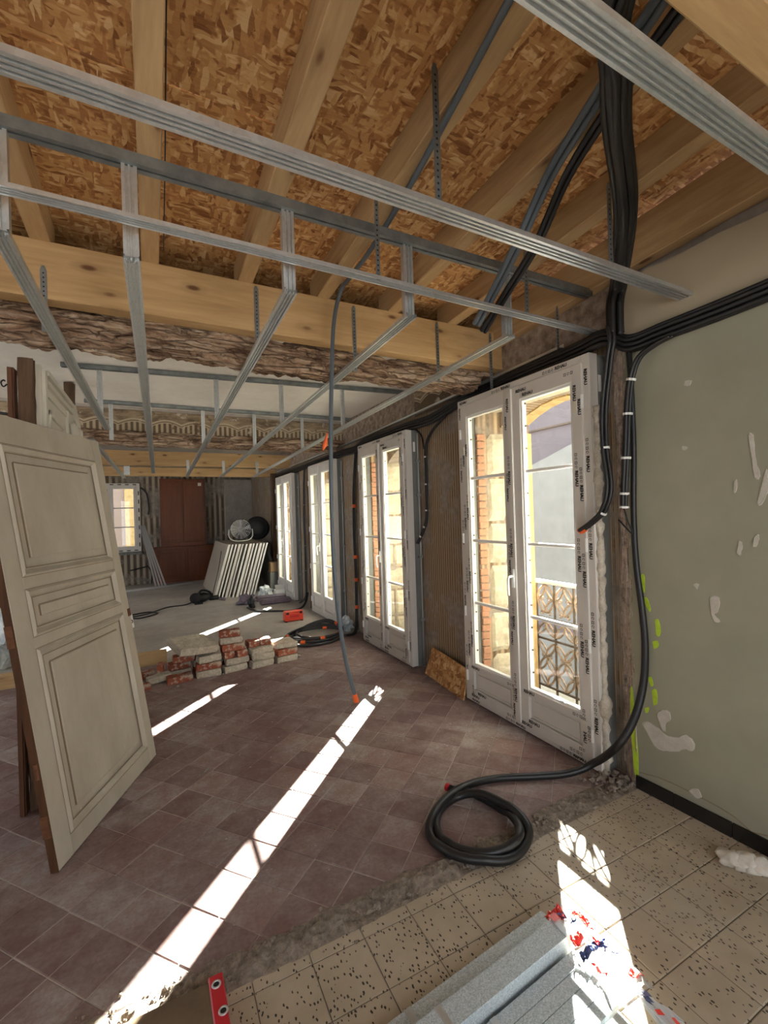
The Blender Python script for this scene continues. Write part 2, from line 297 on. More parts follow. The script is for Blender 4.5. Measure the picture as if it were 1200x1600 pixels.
def blob(mb, c, r, seed=0, amp=.25, sub=2, fr=3.):
    bm = bmesh.new(); bmesh.ops.create_icosphere(bm, subdivisions=sub, radius=1.); rx, ry, rz = r
    vs = []
    for v in bm.verts:
        k = 1+amp*nz(v.co*1., fr/3, seed)*1.6; vs.append(Vector((c[0]+v.co.x*rx*k, c[1]+v.co.y*ry*k, max(c[2]-rz*.98, c[2]+v.co.z*rz*k))))
    mb.add(vs, [[q.index for q in f.verts] for f in bm.faces]); bm.free(); return mb
# ------------------------------------------------------------------ floor
fl = MB().box(-4.2, 2.5, -1.6, 5.52, -.14, -.0035).build('floor', 'mortar'); tag(fl, 'old floor of red clay tiles, speckled tiles and bare screed', 'floor', kind='structure')
MB().box(-4.2, 2.5, 5.5, 12.75, -.14, 0).build('screed', 'screed', fl)
def clip(poly, ax, lim, sign):
    out = []
    for i, a in enumerate(poly):
        b = poly[(i+1) % len(poly)]; da = sign*(a[ax]-lim); db = sign*(b[ax]-lim)
        if da >= 0: out.append(a)
        if da*db < 0: t = da/(da-db); out.append((a[0]+(b[0]-a[0])*t, a[1]+(b[1]-a[1])*t))
    return out
def cam2room(x, y):
    c, s_ = cos(-YAW), sin(-YAW); return Vector((c*x-s_*y, s_*x+c*y))
def tile_grid(name, mat, s, ang, ox, oy, sg, lims, gap, ij, th=.014):
    c, q = cos(ang), sin(ang); o = cam2room(ox*HC, oy*HC); e1 = cam2room(c, q)*s*HC; e2 = cam2room(sg*q, -sg*c)*s*HC; res = []
    for i in range(*ij[0]):
        for j in range(*ij[1]):
            b = o+e1*i+e2*j; cc = b+(e1+e2)*.5; u1 = e1.normalized()*gap; u2 = e2.normalized()*gap
            poly = [tuple(b+u1+u2), tuple(b+e1-u1+u2), tuple(b+e1+e2-u1-u2), tuple(b+e2+u1-u2)]
            for ax, lim, sgn in lims: poly = clip(poly, ax, lim, sgn) if poly else poly
            if len(poly) < 3: continue
            pp = [proj((x, y, 0)) for x, y in poly]
            if any(p is None for p in pp): res.append((0, poly)); continue
            A = abs(sum(pp[k][0]*pp[(k+1) % len(pp)][1]-pp[(k+1) % len(pp)][0]*pp[k][1] for k in range(len(pp))))/2
            vis = any(-60 < p[0] < 1260 and 800 < p[1] < 1690 for p in pp)
            res.append((A if vis else 0, poly))
    res.sort(key=lambda r: -r[0]); rest = MB()
    for n, (A, poly) in enumerate(res):
        ga = sum((poly[k][0]*poly[(k+1) % len(poly)][1]-poly[(k+1) % len(poly)][0]*poly[k][1]) for k in range(len(poly)))/2
        if ga < 0: poly = poly[::-1]
        cx = sum(p[0] for p in poly)/len(poly); cy = sum(p[1] for p in poly)/len(poly)
        fl_ = .25 if name == 'terrazzo_tile' else .8; dz = random.uniform(-.002, .0012)*fl_; tx, ty = random.uniform(-.010, .010)*fl_, random.uniform(-.010, .010)*fl_; bv = .003
        mb = MB() if (n < 300 and A > 60) else rest; k = len(poly); vs = []
        for x, y in poly: vs.append((x, y, -th))
        for x, y in poly: vs.append((x, y, -.002+dz+tx*(x-cx)+ty*(y-cy)))
        for x, y in poly:
            d = sqrt((x-cx)**2+(y-cy)**2)+1e-6; f = 1-bv*1.5/d; X, Y = cx+(x-cx)*f, cy+(y-cy)*f; vs.append((X, Y, dz+tx*(X-cx)+ty*(Y-cy)))
        fs = [list(range(2*k, 3*k))]
        for a in (0, k): fs += [(a+i, a+(i+1) % k, a+k+(i+1) % k, a+k+i) for i in range(k)]
        mb.add(vs, fs)
        if mb is not rest: mb.build(name, mat, fl)
    if rest.v: tag(rest.build(name+'_remainder', mat, fl), kind='stuff')
tile_grid('terracotta_tile', 'terracotta', .12529, 1.1728, -.88880, 1.0363, 1, [(1, 1.705, 1), (1, 5.5, -1), (0, 2.44, -1), (0, -4.15, 1)], .0018, ((-34, 34), (-36, 28)))
MB().box(-4.18, 2.4, -1.58, 1.59, -.12, -.0034).build('tile_bed', 'dark_joint', fl)
tile_grid('terrazzo_tile', 'terrazzo', .12724, -1.1050, -.07635, 1.0561, -1, [(1, 1.585, -1), (1, -1.58, 1), (0, 2.39, -1), (0, -4.15, 1)], .0017, ((-4, 18), (-26, 14)))
# broken strip where the partition stood
rb = MB()
def strip_fn(u, v):
    x = -4.15+u*6.55; e = .012*nz((x, 0, 0), 6, 2); e2 = .02*nz((x, 3, 0), 5, 5); y = 1.575+e+(.15+e2)*v
    h = sin(pi*v)*.010*(1+1.8*nz((x, y, 0), 12, 1)); return Vector((x, y, -.002+h+.010*nz((x, y, 1), 30)*sin(pi*v)))
grid_surf(rb, strip_fn, 700, 14)
random.seed(11)
for _ in range(1100):
    x = random.uniform(-.3, 2.38); r = random.choice((.003, .004, .005, .006, .009))*(1.5 if x > 1.5 else 1)
    if x > 2.1 and random.random() < .5: r *= 1.7
    y = 1.655+random.gauss(0, .036); z = r*.4
    if x > 2.15: y = random.uniform(1.6, 1.82); z += .01
    rot = Matrix.Rotation(random.uniform(0, 6), 3, 'Z')@Matrix.Rotation(random.uniform(0, 3), 3, 'X')
    rb.add([rot@Vector((a*r*random.uniform(.6, 1.3), b*r, c*r*random.uniform(.5, 1)))+Vector((x, y, z)) for a, b, c in ((1, 0, 0), (-1, 0, 0), (0, 1, 0), (0, -1, 0), (0, 0, 1), (0, 0, -1))], [(0, 2, 4), (2, 1, 4), (1, 3, 4), (3, 0, 4), (2, 0, 5), (1, 2, 5), (3, 1, 5), (0, 3, 5)])
tag(rb.build('mortar_rubble', 'rubble'), 'crumbled mortar strip between the red clay tiles and the speckled tiles', 'rubble', kind='stuff')
cr = MB()
for _ in range(160):
    x, y = random.uniform(.2, 2.2), random.uniform(1.8, 5.2); r = random.uniform(.003, .008)
    if y > 4.62 and x < 1.55: y -= .7
    if y < 2.25 and x > 1.0: y += .5
    cr.add([Vector((x, y, .002))+Vector((a*r*random.uniform(.5, 1.3), b*r, c*r*.6)) for a, b, c in ((1, 0, 0), (-1, 0, 0), (0, 1, 0), (0, -1, 0), (0, 0, 1), (0, 0, -.3))], [(0, 2, 4), (2, 1, 4), (1, 3, 4), (3, 0, 4), (2, 0, 5), (1, 2, 5), (3, 1, 5), (0, 3, 5)])
tag(cr.build('plaster_crumbs', 'chip'), 'pale plaster crumbs scattered over the red clay tiles', 'crumbs', kind='stuff')
# ------------------------------------------------------------------ windows data
WX = 2.30
WIN = [dict(n=1, y0=1.758, y1=3.030, h=2.485), dict(n=2, y0=3.900, y1=5.085, h=2.415), dict(n=3, y0=5.970, y1=7.090, h=2.375), dict(n=4, y0=8.100, y1=9.270, h=2.370)]
XI, XO = 2.455, 2.93     # inner and outer face of the street wall
# ------------------------------------------------------------------ street wall (window wall)
wr = MB(); edges = [1.60]
for q in WIN: q['o0'] = q['y0']+.075; q['o1'] = q['y1']-.03; q['oo'] = q['y1']-.165; edges += [q['o0'], q['o1']]
edges.append(12.75)
for i in range(0, len(edges), 2): wr.box(XI, XO, edges[i], edges[i+1], -.2, 3.1)
for q in WIN:
    a, b, H_ = q['o0'], q['o1'], q['h']-.06; wr.box(XI, XI+.22, a, b, H_, 3.1)
    sp, cw = H_-.19, H_+.01; n = 14; poly = [(a, 3.1), (a, sp)]+[(a+(b-a)*k/n, sp+(cw-sp)*(1-(2*k/n-1)**2)) for k in range(1, n)]+[(b, sp), (b, 3.1)]
    wr.prism(poly, lambda u, v, t: (t, u, v), XI+.22, XO); wr.prism([(XI, b+.001), (XO, q['oo']), (XO, b+.001)], lambda u, v, t: (u, v, t), -.2, 3.0); wr.box(XI, XO, a, b, -.2, -.004)
wallR = wr.build('wall_right', 'wall_stripe'); tag(wallR, 'stripped street wall with striped wallpaper remains between the tall windows', 'wall', kind='structure')
random.seed(5)
for q in WIN:                      # stones and brick edge of each far reveal
    z = 0.; b = q['oo']; jy = lambda X, q=q: q['o1']+(q['oo']-q['o1'])*(X-XI)/(XO-XI)
    while z < q['h']-.28:
        hh = random.uniform(.26, .42); z1 = min(z+hh, q['h']-.2); x = XI+.085
        spl = random.random() < .5; parts = [(x, XO-.085)] if not spl else [(x, x+.17), (x+.175, XO-.085)]
        for xa, xb in parts:
            mb = MB(); d = random.uniform(.010, .022)
            def sf(u, v, xa=xa, xb=xb, z=z, z1=z1, d=d):
                X = xa+.005+(xb-xa-.010)*u; Z = z+.005+(z1-z-.010)*v; e = min(u, 1-u, v, 1-v)
                return Vector((X, jy(X)-(d+.016*nz((X, 0, Z), 9, q['n']) if e > .001 else -.004), Z))
            grid_surf(mb, sf, 7, 7); mb.build('reveal_stone', 'stone', wallR)
        zb = z
        while zb < z1-.03:
            k = random.uniform(.0, .012); xe = XI+.075-random.uniform(0, .012); mb = MB(); mb.add([(X, Y, Z) for X, Y in ((XI+.004, jy(XI)-.012-k), (xe, jy(xe)-.012-k), (xe, jy(xe)+.004), (XI+.004, jy(XI)+.004)) for Z in (zb+.004, zb+.056)], [(0, 2, 4, 6), (1, 7, 5, 3), (0, 1, 3, 2), (2, 3, 5, 4), (4, 5, 7, 6), (6, 7, 1, 0)]); mb.build('reveal_brick', 'brick_pale', wallR, bevel=.004); zb += .062
        z = z1
    MB().box(XI+.002, XO-.002, q['o0']-.001, q['o0']+.012, -.003, q['h']-.2).build('bounce_lining', 'stone', wallR)  # pale facing on the unseen near jamb, added to bounce sun onto the far reveal
    MB().box(XO-.085, XO+.01, b-.02, b+.02, 0, q['h']-.26).build('reveal_quoin', 'stone_yellow', wallR)
    n = 9; a = q['o0']; b2 = q['o1']; sp, cw = q['h']-.25, q['h']-.05
    for k in range(n):
        f = lambda t: (a+(b2-a)*t, sp+(cw-sp)*(1-(2*t-1)**2)-.012); p0, p1 = f(k/n+.004), f((k+1)/n-.004)
        MB().prism([p0, p1, (p1[0], p1[1]+.02), (p0[0], p0[1]+.02)], lambda u, v, t: (t, u, v), XO-.12, XO+.01).build('arch_stone', 'stone_yellow', wallR)
    MB().box(XI+.004, XI+.216, a, b2, q['h']-.075, q['h']-.061).build('head_lining', 'stone', wallR)
# wallpaper wave on the street wall under the first beam
def tube_obj(name, pts, r, mat, parent=None, seg=8, label=None, cat=None, group=None, n=8, smooth=True):
    o = MB().tube(bez(pts, n), r, seg).build(name, mat, parent, smooth)
    if label: tag(o, label, cat, group)
    return o
# ------------------------------------------------------------------ green wall
GC = 2.37+.0424*1.594
def ong(px, py, off=0.): d = ray(px, py); t = (GC-off-CAM.x)/(d.x+.0424*d.y); return CAM+d*t
gx = lambda y: GC-.0424*y
g = MB(); n = 40; ys = [1.60-i*(3.2/n) for i in range(n+1)]
top = lambda y: 2.835+.02*nz((y, 0, 0), 5)
for i in range(n):
    a, b = ys[i], ys[i+1]; g.add([(gx(a), a, 0), (gx(b), b, 0), (gx(b), b, top(b)), (gx(a), a, top(a)), (gx(a)+.12, a, 0), (gx(b)+.12, b, 0), (gx(b)+.12, b, top(b)), (gx(a)+.12, a, top(a))], [(0, 1, 2, 3), (3, 2, 6, 7), (4, 7, 6, 5)]+([(0, 3, 7, 4)] if i == 0 else []))
wallG = g.build('wall_front', 'wall_green'); tag(wallG, 'pale sage green plastered wall with chipped paint and lime spray marks', 'wall', kind='structure')
MB().box(2.47, 2.97, -1.6, 1.60, -.2, 3.1).build('wall_core', 'plaster_grey', wallG)
def wall_patch(name, pix, mat, off=.004, jit=0.):
    pts = [ong(x, y) for x, y in pix]; pts = bez([pts[-1]]+pts+[pts[0]], 5)[5:-6]; rj = random.Random(len(pix)*7+int(pix[0][0])); pts = [p+Vector((0, rj.uniform(-1, 1), rj.uniform(-1, 1)))*jit for p in pts]; c = sum(pts, Vector())/len(pts); nrm = Vector((-1, -.0424, 0)).normalized(); mb = MB(); k = len(pts)
    mb.add([p for p in pts]+[c+(p-c)*.93+nrm*off for p in pts], [list(range(k, 2*k))]+[(i, (i+1) % k, k+(i+1) % k, k+i) for i in range(k)]); return mb.build(name, mat, wallG)
CH = [[(1003, 1132), (1014, 1128), (1032, 1140), (1042, 1148), (1060, 1152), (1072, 1148), (1085, 1160), (1083, 1173), (1070, 1171), (1058, 1175), (1042, 1174), (1030, 1172), (1018, 1160)], [(1026, 1118), (1034, 1109), (1046, 1112), (1048, 1124), (1040, 1131), (1040, 1142), (1034, 1140)],
      [(1109, 933), (1124, 934), (1122, 955), (1117, 960), (1126, 971), (1117, 972), (1110, 956)], [(1170, 678), (1177, 680), (1182, 720), (1188, 745), (1180, 748), (1176, 722), (1172, 700)], [(1196, 735), (1200, 740), (1200, 770), (1188, 790), (1184, 782)], [(1155, 845), (1160, 850), (1157, 868), (1151, 862)], [(1178, 840), (1186, 836), (1184, 852), (1176, 854)], [(1070, 596), (1080, 594), (1078, 602), (1068, 602)], [(1148, 752), (1152, 750), (1151, 768), (1146, 768)], [(1076, 1236), (1090, 1232), (1096, 1246), (1086, 1246)], [(1066, 697), (1074, 698), (1072, 703), (1065, 702)], [(1083, 914), (1092, 912), (1088, 922)]]
for k, c in enumerate(CH): wall_patch('plaster_chip', c, 'chip', .004, .0022)
crk = [(1000, 1207), (1030, 1215), (1060, 1228), (1095, 1246), (1125, 1262), (1150, 1278), (1175, 1300), (1200, 1306)]
MB().tube([ong(x, y) for x, y in crk], .003, 5).build('plaster_crack', 'paint_line', wallG)
for c in [[(985, 1075), (989, 1078), (992, 1120), (996, 1160), (998, 1210), (992, 1212), (988, 1170), (984, 1110)], [(1005, 936), (1011, 934), (1017, 950), (1015, 956), (1009, 946)], [(1023, 970), (1029, 968), (1033, 985), (1029, 995), (1024, 988)], [(1019, 1003), (1028, 1001), (1029, 1010), (1020, 1014)], [(1012, 1060), (1018, 1058), (1021, 1070), (1016, 1072)], [(1018, 1080), (1026, 1078), (1027, 1098), (1020, 1101)], [(1007, 1107), (1014, 1105), (1013, 1113), (1008, 1114)], [(1002, 900), (1007, 899), (1008, 925), (1003, 920)]]:
    wall_patch('spray_mark', c, 'lime', .0015, .001)
# baseboard tiles
bb = MB().box(2.372, 2.374, 1.58, 1.592, 0, .002); bsb = thing('baseboard_right', 'black glossy tile skirting at the foot of the green wall', 'baseboard', (2.38, 1.2, 0), kind='structure')
yy = [1.594, 1.395, 1.135, .925, .715, .5, .29]
for a, b in zip(yy, yy[1:]):
    a2, b2 = a-.0015, b+.0015; mb = MB(); mb.add([(gx(a2)-.012, a2, 0), (gx(b2)-.012, b2, 0), (gx(b2)-.010, b2, .072), (gx(a2)-.010, a2, .072), (gx(a2), a2, 0), (gx(b2), b2, 0), (gx(b2), b2, .074), (gx(a2), a2, .074)], [(0, 1, 2, 3), (3, 2, 6, 7), (0, 3, 7, 4), (1, 5, 6, 2), (0, 4, 5, 1), (4, 7, 6, 5)]); mb.build('skirting_tile', 'black_tile', bsb, bevel=.002)
# rough masonry edge beside the first window
mb = MB()
def ragged(u, v):
    z = v*2.62; p0 = Vector((2.49, 1.756, z)); p1 = Vector((2.372, 1.585, z)); p = p0.lerp(p1, u); k = nz((p.x*3, p.y*3, z), 4, 3)
    return p+Vector((-.8, -.5, 0))*(.030*sin(pi*u)*(1+1.3*k)+.034*nz((u*.9, 0, z), 8, 8)*(1 if .02 < u < .98 else 0))
grid_surf(mb, ragged, 16, 150); mb.build('broken_plaster_edge', 'masonry', wallR, smooth=False)
# ------------------------------------------------------------------ other walls
fw = MB(); fw.box(-4.2, -1.45, 12.6, 12.95, -.2, 3.1); fw.box(-.27, 2.5, 12.6, 12.95, -.2, 3.1); fw.box(-1.45, -.27, 12.6, 12.95, -.2, .84); fw.box(-1.45, -.27, 12.6, 12.95, 2.46, 3.1)
tag(fw.build('wall_back', 'wall_far'), 'far end wall with torn fluted wallpaper and bare plaster', 'wall', kind='structure')
lw = MB()
for ya, yb, za, zb in ((-1.6, 3.4, -.2, 3.3), (5.6, 7.4, -.2, 3.3), (10.0, 12.9, -.2, 3.3), (3.4, 5.6, -.2, .2), (3.4, 5.6, 2.6, 3.3), (7.4, 10.0, -.2, .2), (7.4, 10.0, 2.6, 3.3)): lw.box(-4.3, -4.1, ya, yb, za, zb)  # openings added out of view so skylight reaches the far room
tag(lw.build('wall_left', 'plaster_white'), 'plain pale plaster wall with two unseen openings added for daylight, far behind the leaning door', 'wall', kind='structure')
rw = MB()
for xa, xb, za, zb in ((-4.3, -2.6, -.2, 3.3), (-1.0, .2, -.2, 3.3), (1.9, 2.97, -.2, 3.3), (-2.6, -1.0, -.2, .3), (-2.6, -1.0, 2.6, 3.3), (.2, 1.9, -.2, .3), (.2, 1.9, 2.6, 3.3)): rw.box(xa, xb, -1.8, -1.6, za, zb)  # unseen openings, sized for the skylight they throw on the foreground
tag(rw.build('wall_rear', 'plaster_white'), 'plain unseen rear wall with two openings sized to let in skylight', 'wall', kind='structure')
# ------------------------------------------------------------------ roof deck, joists, ceilings
zj = lambda y: 3.06-.045*y
rf = MB(); JD = .155
ceil = thing('ceiling', 'roof deck of oriented strand board over pine joists', 'ceiling', (0, 1, 3.1), kind='structure')
def slab(mb, x0, x1, y0, y1, dz, th): mb.add([(x, y, zj(y)+dz+k) for x in (x0, x1) for y in (y0, y1) for k in (0, th)], [(0, 1, 3, 2), (4, 6, 7, 5), (0, 4, 5, 1), (2, 3, 7, 6), (0, 2, 6, 4), (1, 5, 7, 3)]); return mb
for a, b, ya, yb in ((-4.25, -.44, -1.65, 1.05), (-4.25, -.44, 1.054, 3.1), (-.436, .52, -1.65, .5), (-.436, .52, .504, 1.75), (-.436, .52, 1.754, 3.1), (.524, 1.5, -1.65, .95), (.524, 1.5, .954, 2.2), (.524, 1.5, 2.204, 3.1), (1.504, 2.5, -1.65, 1.4), (1.504, 2.5, 1.404, 3.1)):
    slab(MB(), a, b, ya, yb, JD, .018).build('osb_panel', 'osb', ceil)
for x in (-3.9, -3.4, -2.9, -2.4, -1.92, -1.43, -.93, -.44, .03, .52, .995, 1.495, 1.985):
    slab(MB(), x-.042, x+.042, -1.62, 2.78, 0, JD).build('joist', 'pine_y', ceil, bevel=.004)
slab(MB(), 2.375, 2.455, -1.2, 2.7, -.10, .24).build('wall_plate', 'pine_y', ceil, bevel=.004)
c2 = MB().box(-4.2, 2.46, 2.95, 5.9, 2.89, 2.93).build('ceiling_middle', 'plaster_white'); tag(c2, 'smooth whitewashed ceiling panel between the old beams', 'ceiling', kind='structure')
tag(MB().box(-4.2, 2.46, 2.98, 3.02, 2.88, 3.25).build('wall_gap', 'old_beam'), 'dark timber infill behind the joist ends', 'wall', kind='structure')
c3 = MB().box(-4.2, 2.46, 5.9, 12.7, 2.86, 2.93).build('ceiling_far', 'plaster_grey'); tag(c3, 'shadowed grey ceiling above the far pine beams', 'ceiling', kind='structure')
hd = MB().box(-4.2, 2.455, 5.93, 6.05, 2.55, 2.90).build('wall_header', 'frieze'); tag(hd, 'header strip with torn scalloped wallpaper frieze above the far old beam', 'wall', kind='structure')
fz = MB().box(2.449, 2.457, 2.95, 3.95, 2.56, 2.89).build('wallpaper_frieze', 'frieze', wallR)
# beams
def beam(name, x0, x1, y0, y1, z0, z1, mat, label, bev=.006): return tag(MB().box(x0, x1, y0, y1, z0, z1).build(name, mat, bevel=bev), label, 'beam')
beam('pine_beam', -4.2, 2.47, 2.65, 2.75, 2.665, 2.945, 'pine_x', 'knotty new pine beam bolted against the hewn old beam under the joists', .004)
def rough_beam(name, x0, x1, yc, zc, hy, hz, label, seed, amp=.03, zn=None):
    mb = MB(); nu, nv = int((x1-x0)*60), 44
    def f(u, v):
        x = x0+(x1-x0)*u; a = 2*pi*v; c, s_ = cos(a), sin(a); e = 3.
        r = (abs(c)**e+abs(s_)**e)**(-1/e); y, z = yc+hy*c*r, zc+hz*s_*r
        k = amp*nz((x*.7, y*3, z*3), 2.2, seed)+amp*.8*nz((x*1.1, y*9, z*9), 3.2, seed+4)+amp*.45*nz((x*7, y*9, z*14), 3, seed+9)-amp*.9*max(0, .25-abs(nz((x*1.6, y*14, z*14), 1.6, seed+2)))
        z += s_*r*k
        if zn and x > 2.345: z = max(z, zn)
        return Vector((x, y+c*r*k, z))
    grid_surf(mb, f, nu, nv); return tag(mb.build(name, 'old_beam'), label, 'beam')
rough_beam('old_beam', -4.2, 2.47, 2.90, 2.618, .15, .085, 'hewn weathered old beam behind and below the new pine beam', 1, .034, 2.635)
rough_beam('old_beam', -4.2, 2.47, 6.0, 2.545, .12, .08, 'rough pale old beam under the torn wallpaper frieze', 5, .022, 2.562)
beam('pine_beam', -4.2, 2.46, 8.62, 8.72, 2.51, 2.76, 'pine_x', 'nailed pine beam just beyond the frieze and its old beam')
beam('pine_beam', -4.2, 2.46, 9.85, 9.95, 2.44, 2.615, 'pine_x', 'farthest pine beam in front of the red-brown cupboard')
nb = MB(); nb.box(.3, 2.6, .46, .565, 2.67, 2.95); tag(nb.build('pine_beam', 'pine_x', bevel=.006), 'pine beam with fine saw marks crossing above the ceiling rail and cable bundle', 'beam')
rough_beam('old_beam', .3, 2.5, .33, 2.80, .11, .15, 'dark old beam behind the saw-marked pine beam', 12, .02)
# ------------------------------------------------------------------ lettering
def text_mesh(body):
    cu = bpy.data.curves.new('t', 'FONT'); cu.body = body; cu.size = 1.; cu.resolution_u = 2; o = bpy.data.objects.new('t', cu); COL.objects.link(o)
    dg = bpy.context.evaluated_depsgraph_get(); me = o.evaluated_get(dg).to_mesh(); vs = [v.co.copy() for v in me.vertices]; fs = [list(p.vertices) for p in me.polygons]
    o.evaluated_get(dg).to_mesh_clear(); bpy.data.objects.remove(o); bpy.data.curves.remove(cu)
    x0 = min(v.x for v in vs); y0 = min(v.y for v in vs); hh = max(v.y for v in vs)-y0; return [((v.x-x0)/hh, (v.y-y0)/hh) for v in vs], fs, (max(v.x for v in vs)-x0)/hh
T_RE = text_mesh('REHAU')
def print_run(mb, p0, du, dv, length, hgt, nrm, start=0., icons=True):   # lettering repeated along du
    du = Vector(du); dv = Vector(dv); p = start; vs, fs, wd = T_RE; i = 0
    def quad(a, b, c, d): mb.add([p0+du*x+dv*y+nrm for x, y in ((a, c), (b, c), (b, d), (a, d))], [(0, 1, 2, 3)])
    while p < length-.05:
        if i % 2 == 0:
            w_ = wd*hgt
            if p+w_ > length: break
            bold = [p0+du*(p+x*hgt*1.0)+dv*(y*hgt)+nrm for x, y in vs]
            for o1, o2 in ((0, 0), (.003, 0), (0, .002), (.003, .002)): mb.add([v+du*o1+dv*o2 for v in bold], fs); p += w_+.010
        elif icons:
            for k in range(4):
                if p+hgt > length: break
                t = .0034; s_ = hgt*.85
                if k % 2 == 0: quad(p, p+s_, 0, t); quad(p, p+s_, s_-t, s_); quad(p, p+t, 0, s_); quad(p+s_-t, p+s_, 0, s_); quad(p+s_*.3, p+s_*.7, s_*.45, s_*.55)
                else:
                    for a in range(7):
                        b0, b1 = 2*pi*a/8, 2*pi*(a+1)/8; c_ = p+s_/2; r0, r1 = s_*.5, s_*.5-t
                        mb.add([p0+du*(c_+cos(b)*r)+dv*(s_/2+sin(b)*r)+nrm for b, r in ((b0, r1), (b0, r0), (b1, r0), (b1, r1))], [(0, 1, 2, 3)])
                p += s_+.007
            p += .006
        else: p += .05
        i += 1
# ------------------------------------------------------------------ windows
def make_window(q, detail, label):
    y0, y1, H_ = q['y0'], q['y1'], q['h']; X = WX; fw_, st = .060, .086; yc = (y0+y1)/2
    W = thing('window_%d' % q['n'], label, 'window', (X+.05, yc, 0), kind='structure'); film = 'pvc_film'
    # outer frame (mitred look: jambs full height)
    fr = MB(); fr.box(X, X+.07, y0, y0+fw_, .012, H_); fr.box(X, X+.07, y1-fw_, y1, .012, H_); fr.box(X, X+.07, y0+fw_, y1-fw_, H_-fw_, H_); fr.box(X, X+.07, y0+fw_, y1-fw_, .012, .055); fo = fr.build('frame', film, W, bevel=.003)
    # packing strip under the frame
    MB().box(X+.02, X+.16, y0+.03, y1-.03, 0, .013).build('packer', 'black', W)
    # side boxes of grey insulation steel between frame and wall
    for a, b in ((y0+.012, y0+.022), (y1-.022, y1-.012)): MB().box(X+.07, XI+.02, a, b, .0, H_-.01).build('side_panel', 'side_grey', W)
    MB().box(X+.07, XI+.02, y0+.012, y1-.012, H_-.012, H_-.002).build('head_panel', 'side_grey', W)
    for s_, (a, b) in enumerate(((y0+fw_-.012, yc-.0015), (yc+.0015, y1-fw_+.012))):
        xs = X-.012; zb, zt = .045, H_-fw_+.012; gi0 = a+st-.012 if s_ == 0 else a+.081; gi1 = b-.081 if s_ == 0 else b-st+.012; gb, gt = .325, H_-.146
        sa = MB(); sa.box(xs, X+.05, a, gi0, zb, zt); sa.box(xs, X+.05, gi1, b, zb, zt); sa.box(xs, X+.05, gi0, gi1, gt, zt); sa.box(xs, X+.05, gi0, gi1, gb-.05, gb); sa.box(xs, X+.05, gi0, gi1, zb, zb+.078)
        sash = sa.build('sash', film, W, bevel=.003)
        pa = MB(); pa.box(X+.012, X+.035, gi0, gi1, zb+.078, gb-.05); pa.build('kick_panel', film, sash)
        pm = MB(); pm.box(X-.002, X+.012, gi0+.03, gi1-.03, zb+.078+.008, zb+.10); pm.box(X+.004, X+.012, gi0+.03, gi1-.03, zb+.10, gb-.075); pm.build('raised_panel', film, sash, bevel=.003)
        be = MB(); bw = .016
        be.box(X-.004, X+.03, gi0, gi0+bw, gb, gt); be.box(X-.004, X+.03, gi1-bw, gi1, gb, gt); be.box(X-.004, X+.03, gi0+bw, gi1-bw, gb, gb+bw); be.box(X-.004, X+.03, gi0+bw, gi1-bw, gt-bw, gt); be.build('glazing_bead', 'pvc', sash)
        MB().box(X+.018, X+.022, gi0+.004, gi1-.004, gb+.004, gt-.004).build('pane', 'glass', sash)
        for k in (1, 2, 3):
            z = gb+(gt-gb)*k/4; MB().box(X+.008, X+.034, gi0+bw, gi1-bw, z-.011, z+.011).build('glazing_bar', 'pvc', sash, bevel=.003)
        if detail:
            dt = MB(); z = gb+.08; ev = 0
            while z < gt-.03:
                for yy_ in (gi0+bw+.006, gi1-bw-.012): dt.box(X+.010, X+.017, yy_-.004, yy_+.006, z-.006+(.04 if yy_ > (a+b)/2 else 0), z+.006+(.04 if yy_ > (a+b)/2 else 0))
                z += .155
            dt.build('glazing_shim', 'spacer', sash)
        hy = a-.002 if s_ == 0 else b+.002
        for z in (.22, .75, 1.35, H_-.28): MB().tube([(X-.016, hy, z-.04), (X-.016, hy, z+.04)], .0085, 8).build('hinge', 'pvc', sash)
        if s_ == 0:
            MB().box(X-.026, X-.010, yc-.012, yc+.040, .02+zb, zt-.008).build('cover_strip', film, sash, bevel=.003)
            hs = MB(); hs.box(X-.038, X-.026, yc+.0, yc+.026, 1.02, 1.15); hs.tube(bez([(X-.03, yc+.013, 1.10), (X-.062, yc+.013, 1.10), (X-.07, yc+.02, 1.085), (X-.066, yc+.026, 1.03), (X-.058, yc+.032, .965)]), .0095, 8); hs.build('handle', 'pvc', sash, smooth=True)
    if detail:
        pr = MB(); nv = Vector((-.0006, 0, 0)); ly = Vector((0, -1, 0)); lz = Vector((0, 0, 1)); hh = .021; L = y1-y0
        fx = X-.0004; sx = X-.0126
        print_run(pr, Vector((fx, y1-.03, H_-.034)), ly, lz, L-.06, .020, nv, 0); print_run(pr, Vector((fx, y1-.05, .022)), ly, lz, L-.1, .020, nv, .03)
        print_run(pr, Vector((sx, yc-.05, H_-.098)), ly, lz, L/2-.13, hh, nv, 0); print_run(pr, Vector((sx, yc-.09, H_-.134)), ly, lz, L/2-.2, hh, nv, .02)
        for s_ in (0, 1):
            yb_ = y1-.07 if s_ else yc-.01
            print_run(pr, Vector((sx, yb_, .062)), ly, lz, L/2-.09, hh, nv, .02*s_); print_run(pr, Vector((sx, yb_-.02, .094)), ly, lz, L/2-.11, hh, nv, .05+.03*s_); print_run(pr, Vector((sx, yb_-.02, .292)), ly, lz, L/2-.12, hh, nv, .01)
        dn = Vector((0, 0, -1)); lw = Vector((0, -1, 0))
        for yy_, hgt, st_ in ((y0+fw_+.052, hh, .02), (y0+fw_+.020, hh, .11)): print_run(pr, Vector((sx, yy_, H_-.15)), dn, lw, H_-.22, hgt, nv, st_)
        print_run(pr, Vector((fx, y0+.040, H_-.04)), dn, lw, H_-.1, hh, nv, .05); print_run(pr, Vector((fx, y1-.018, H_-.06)), dn, lw, H_-.12, hh, nv, .0)
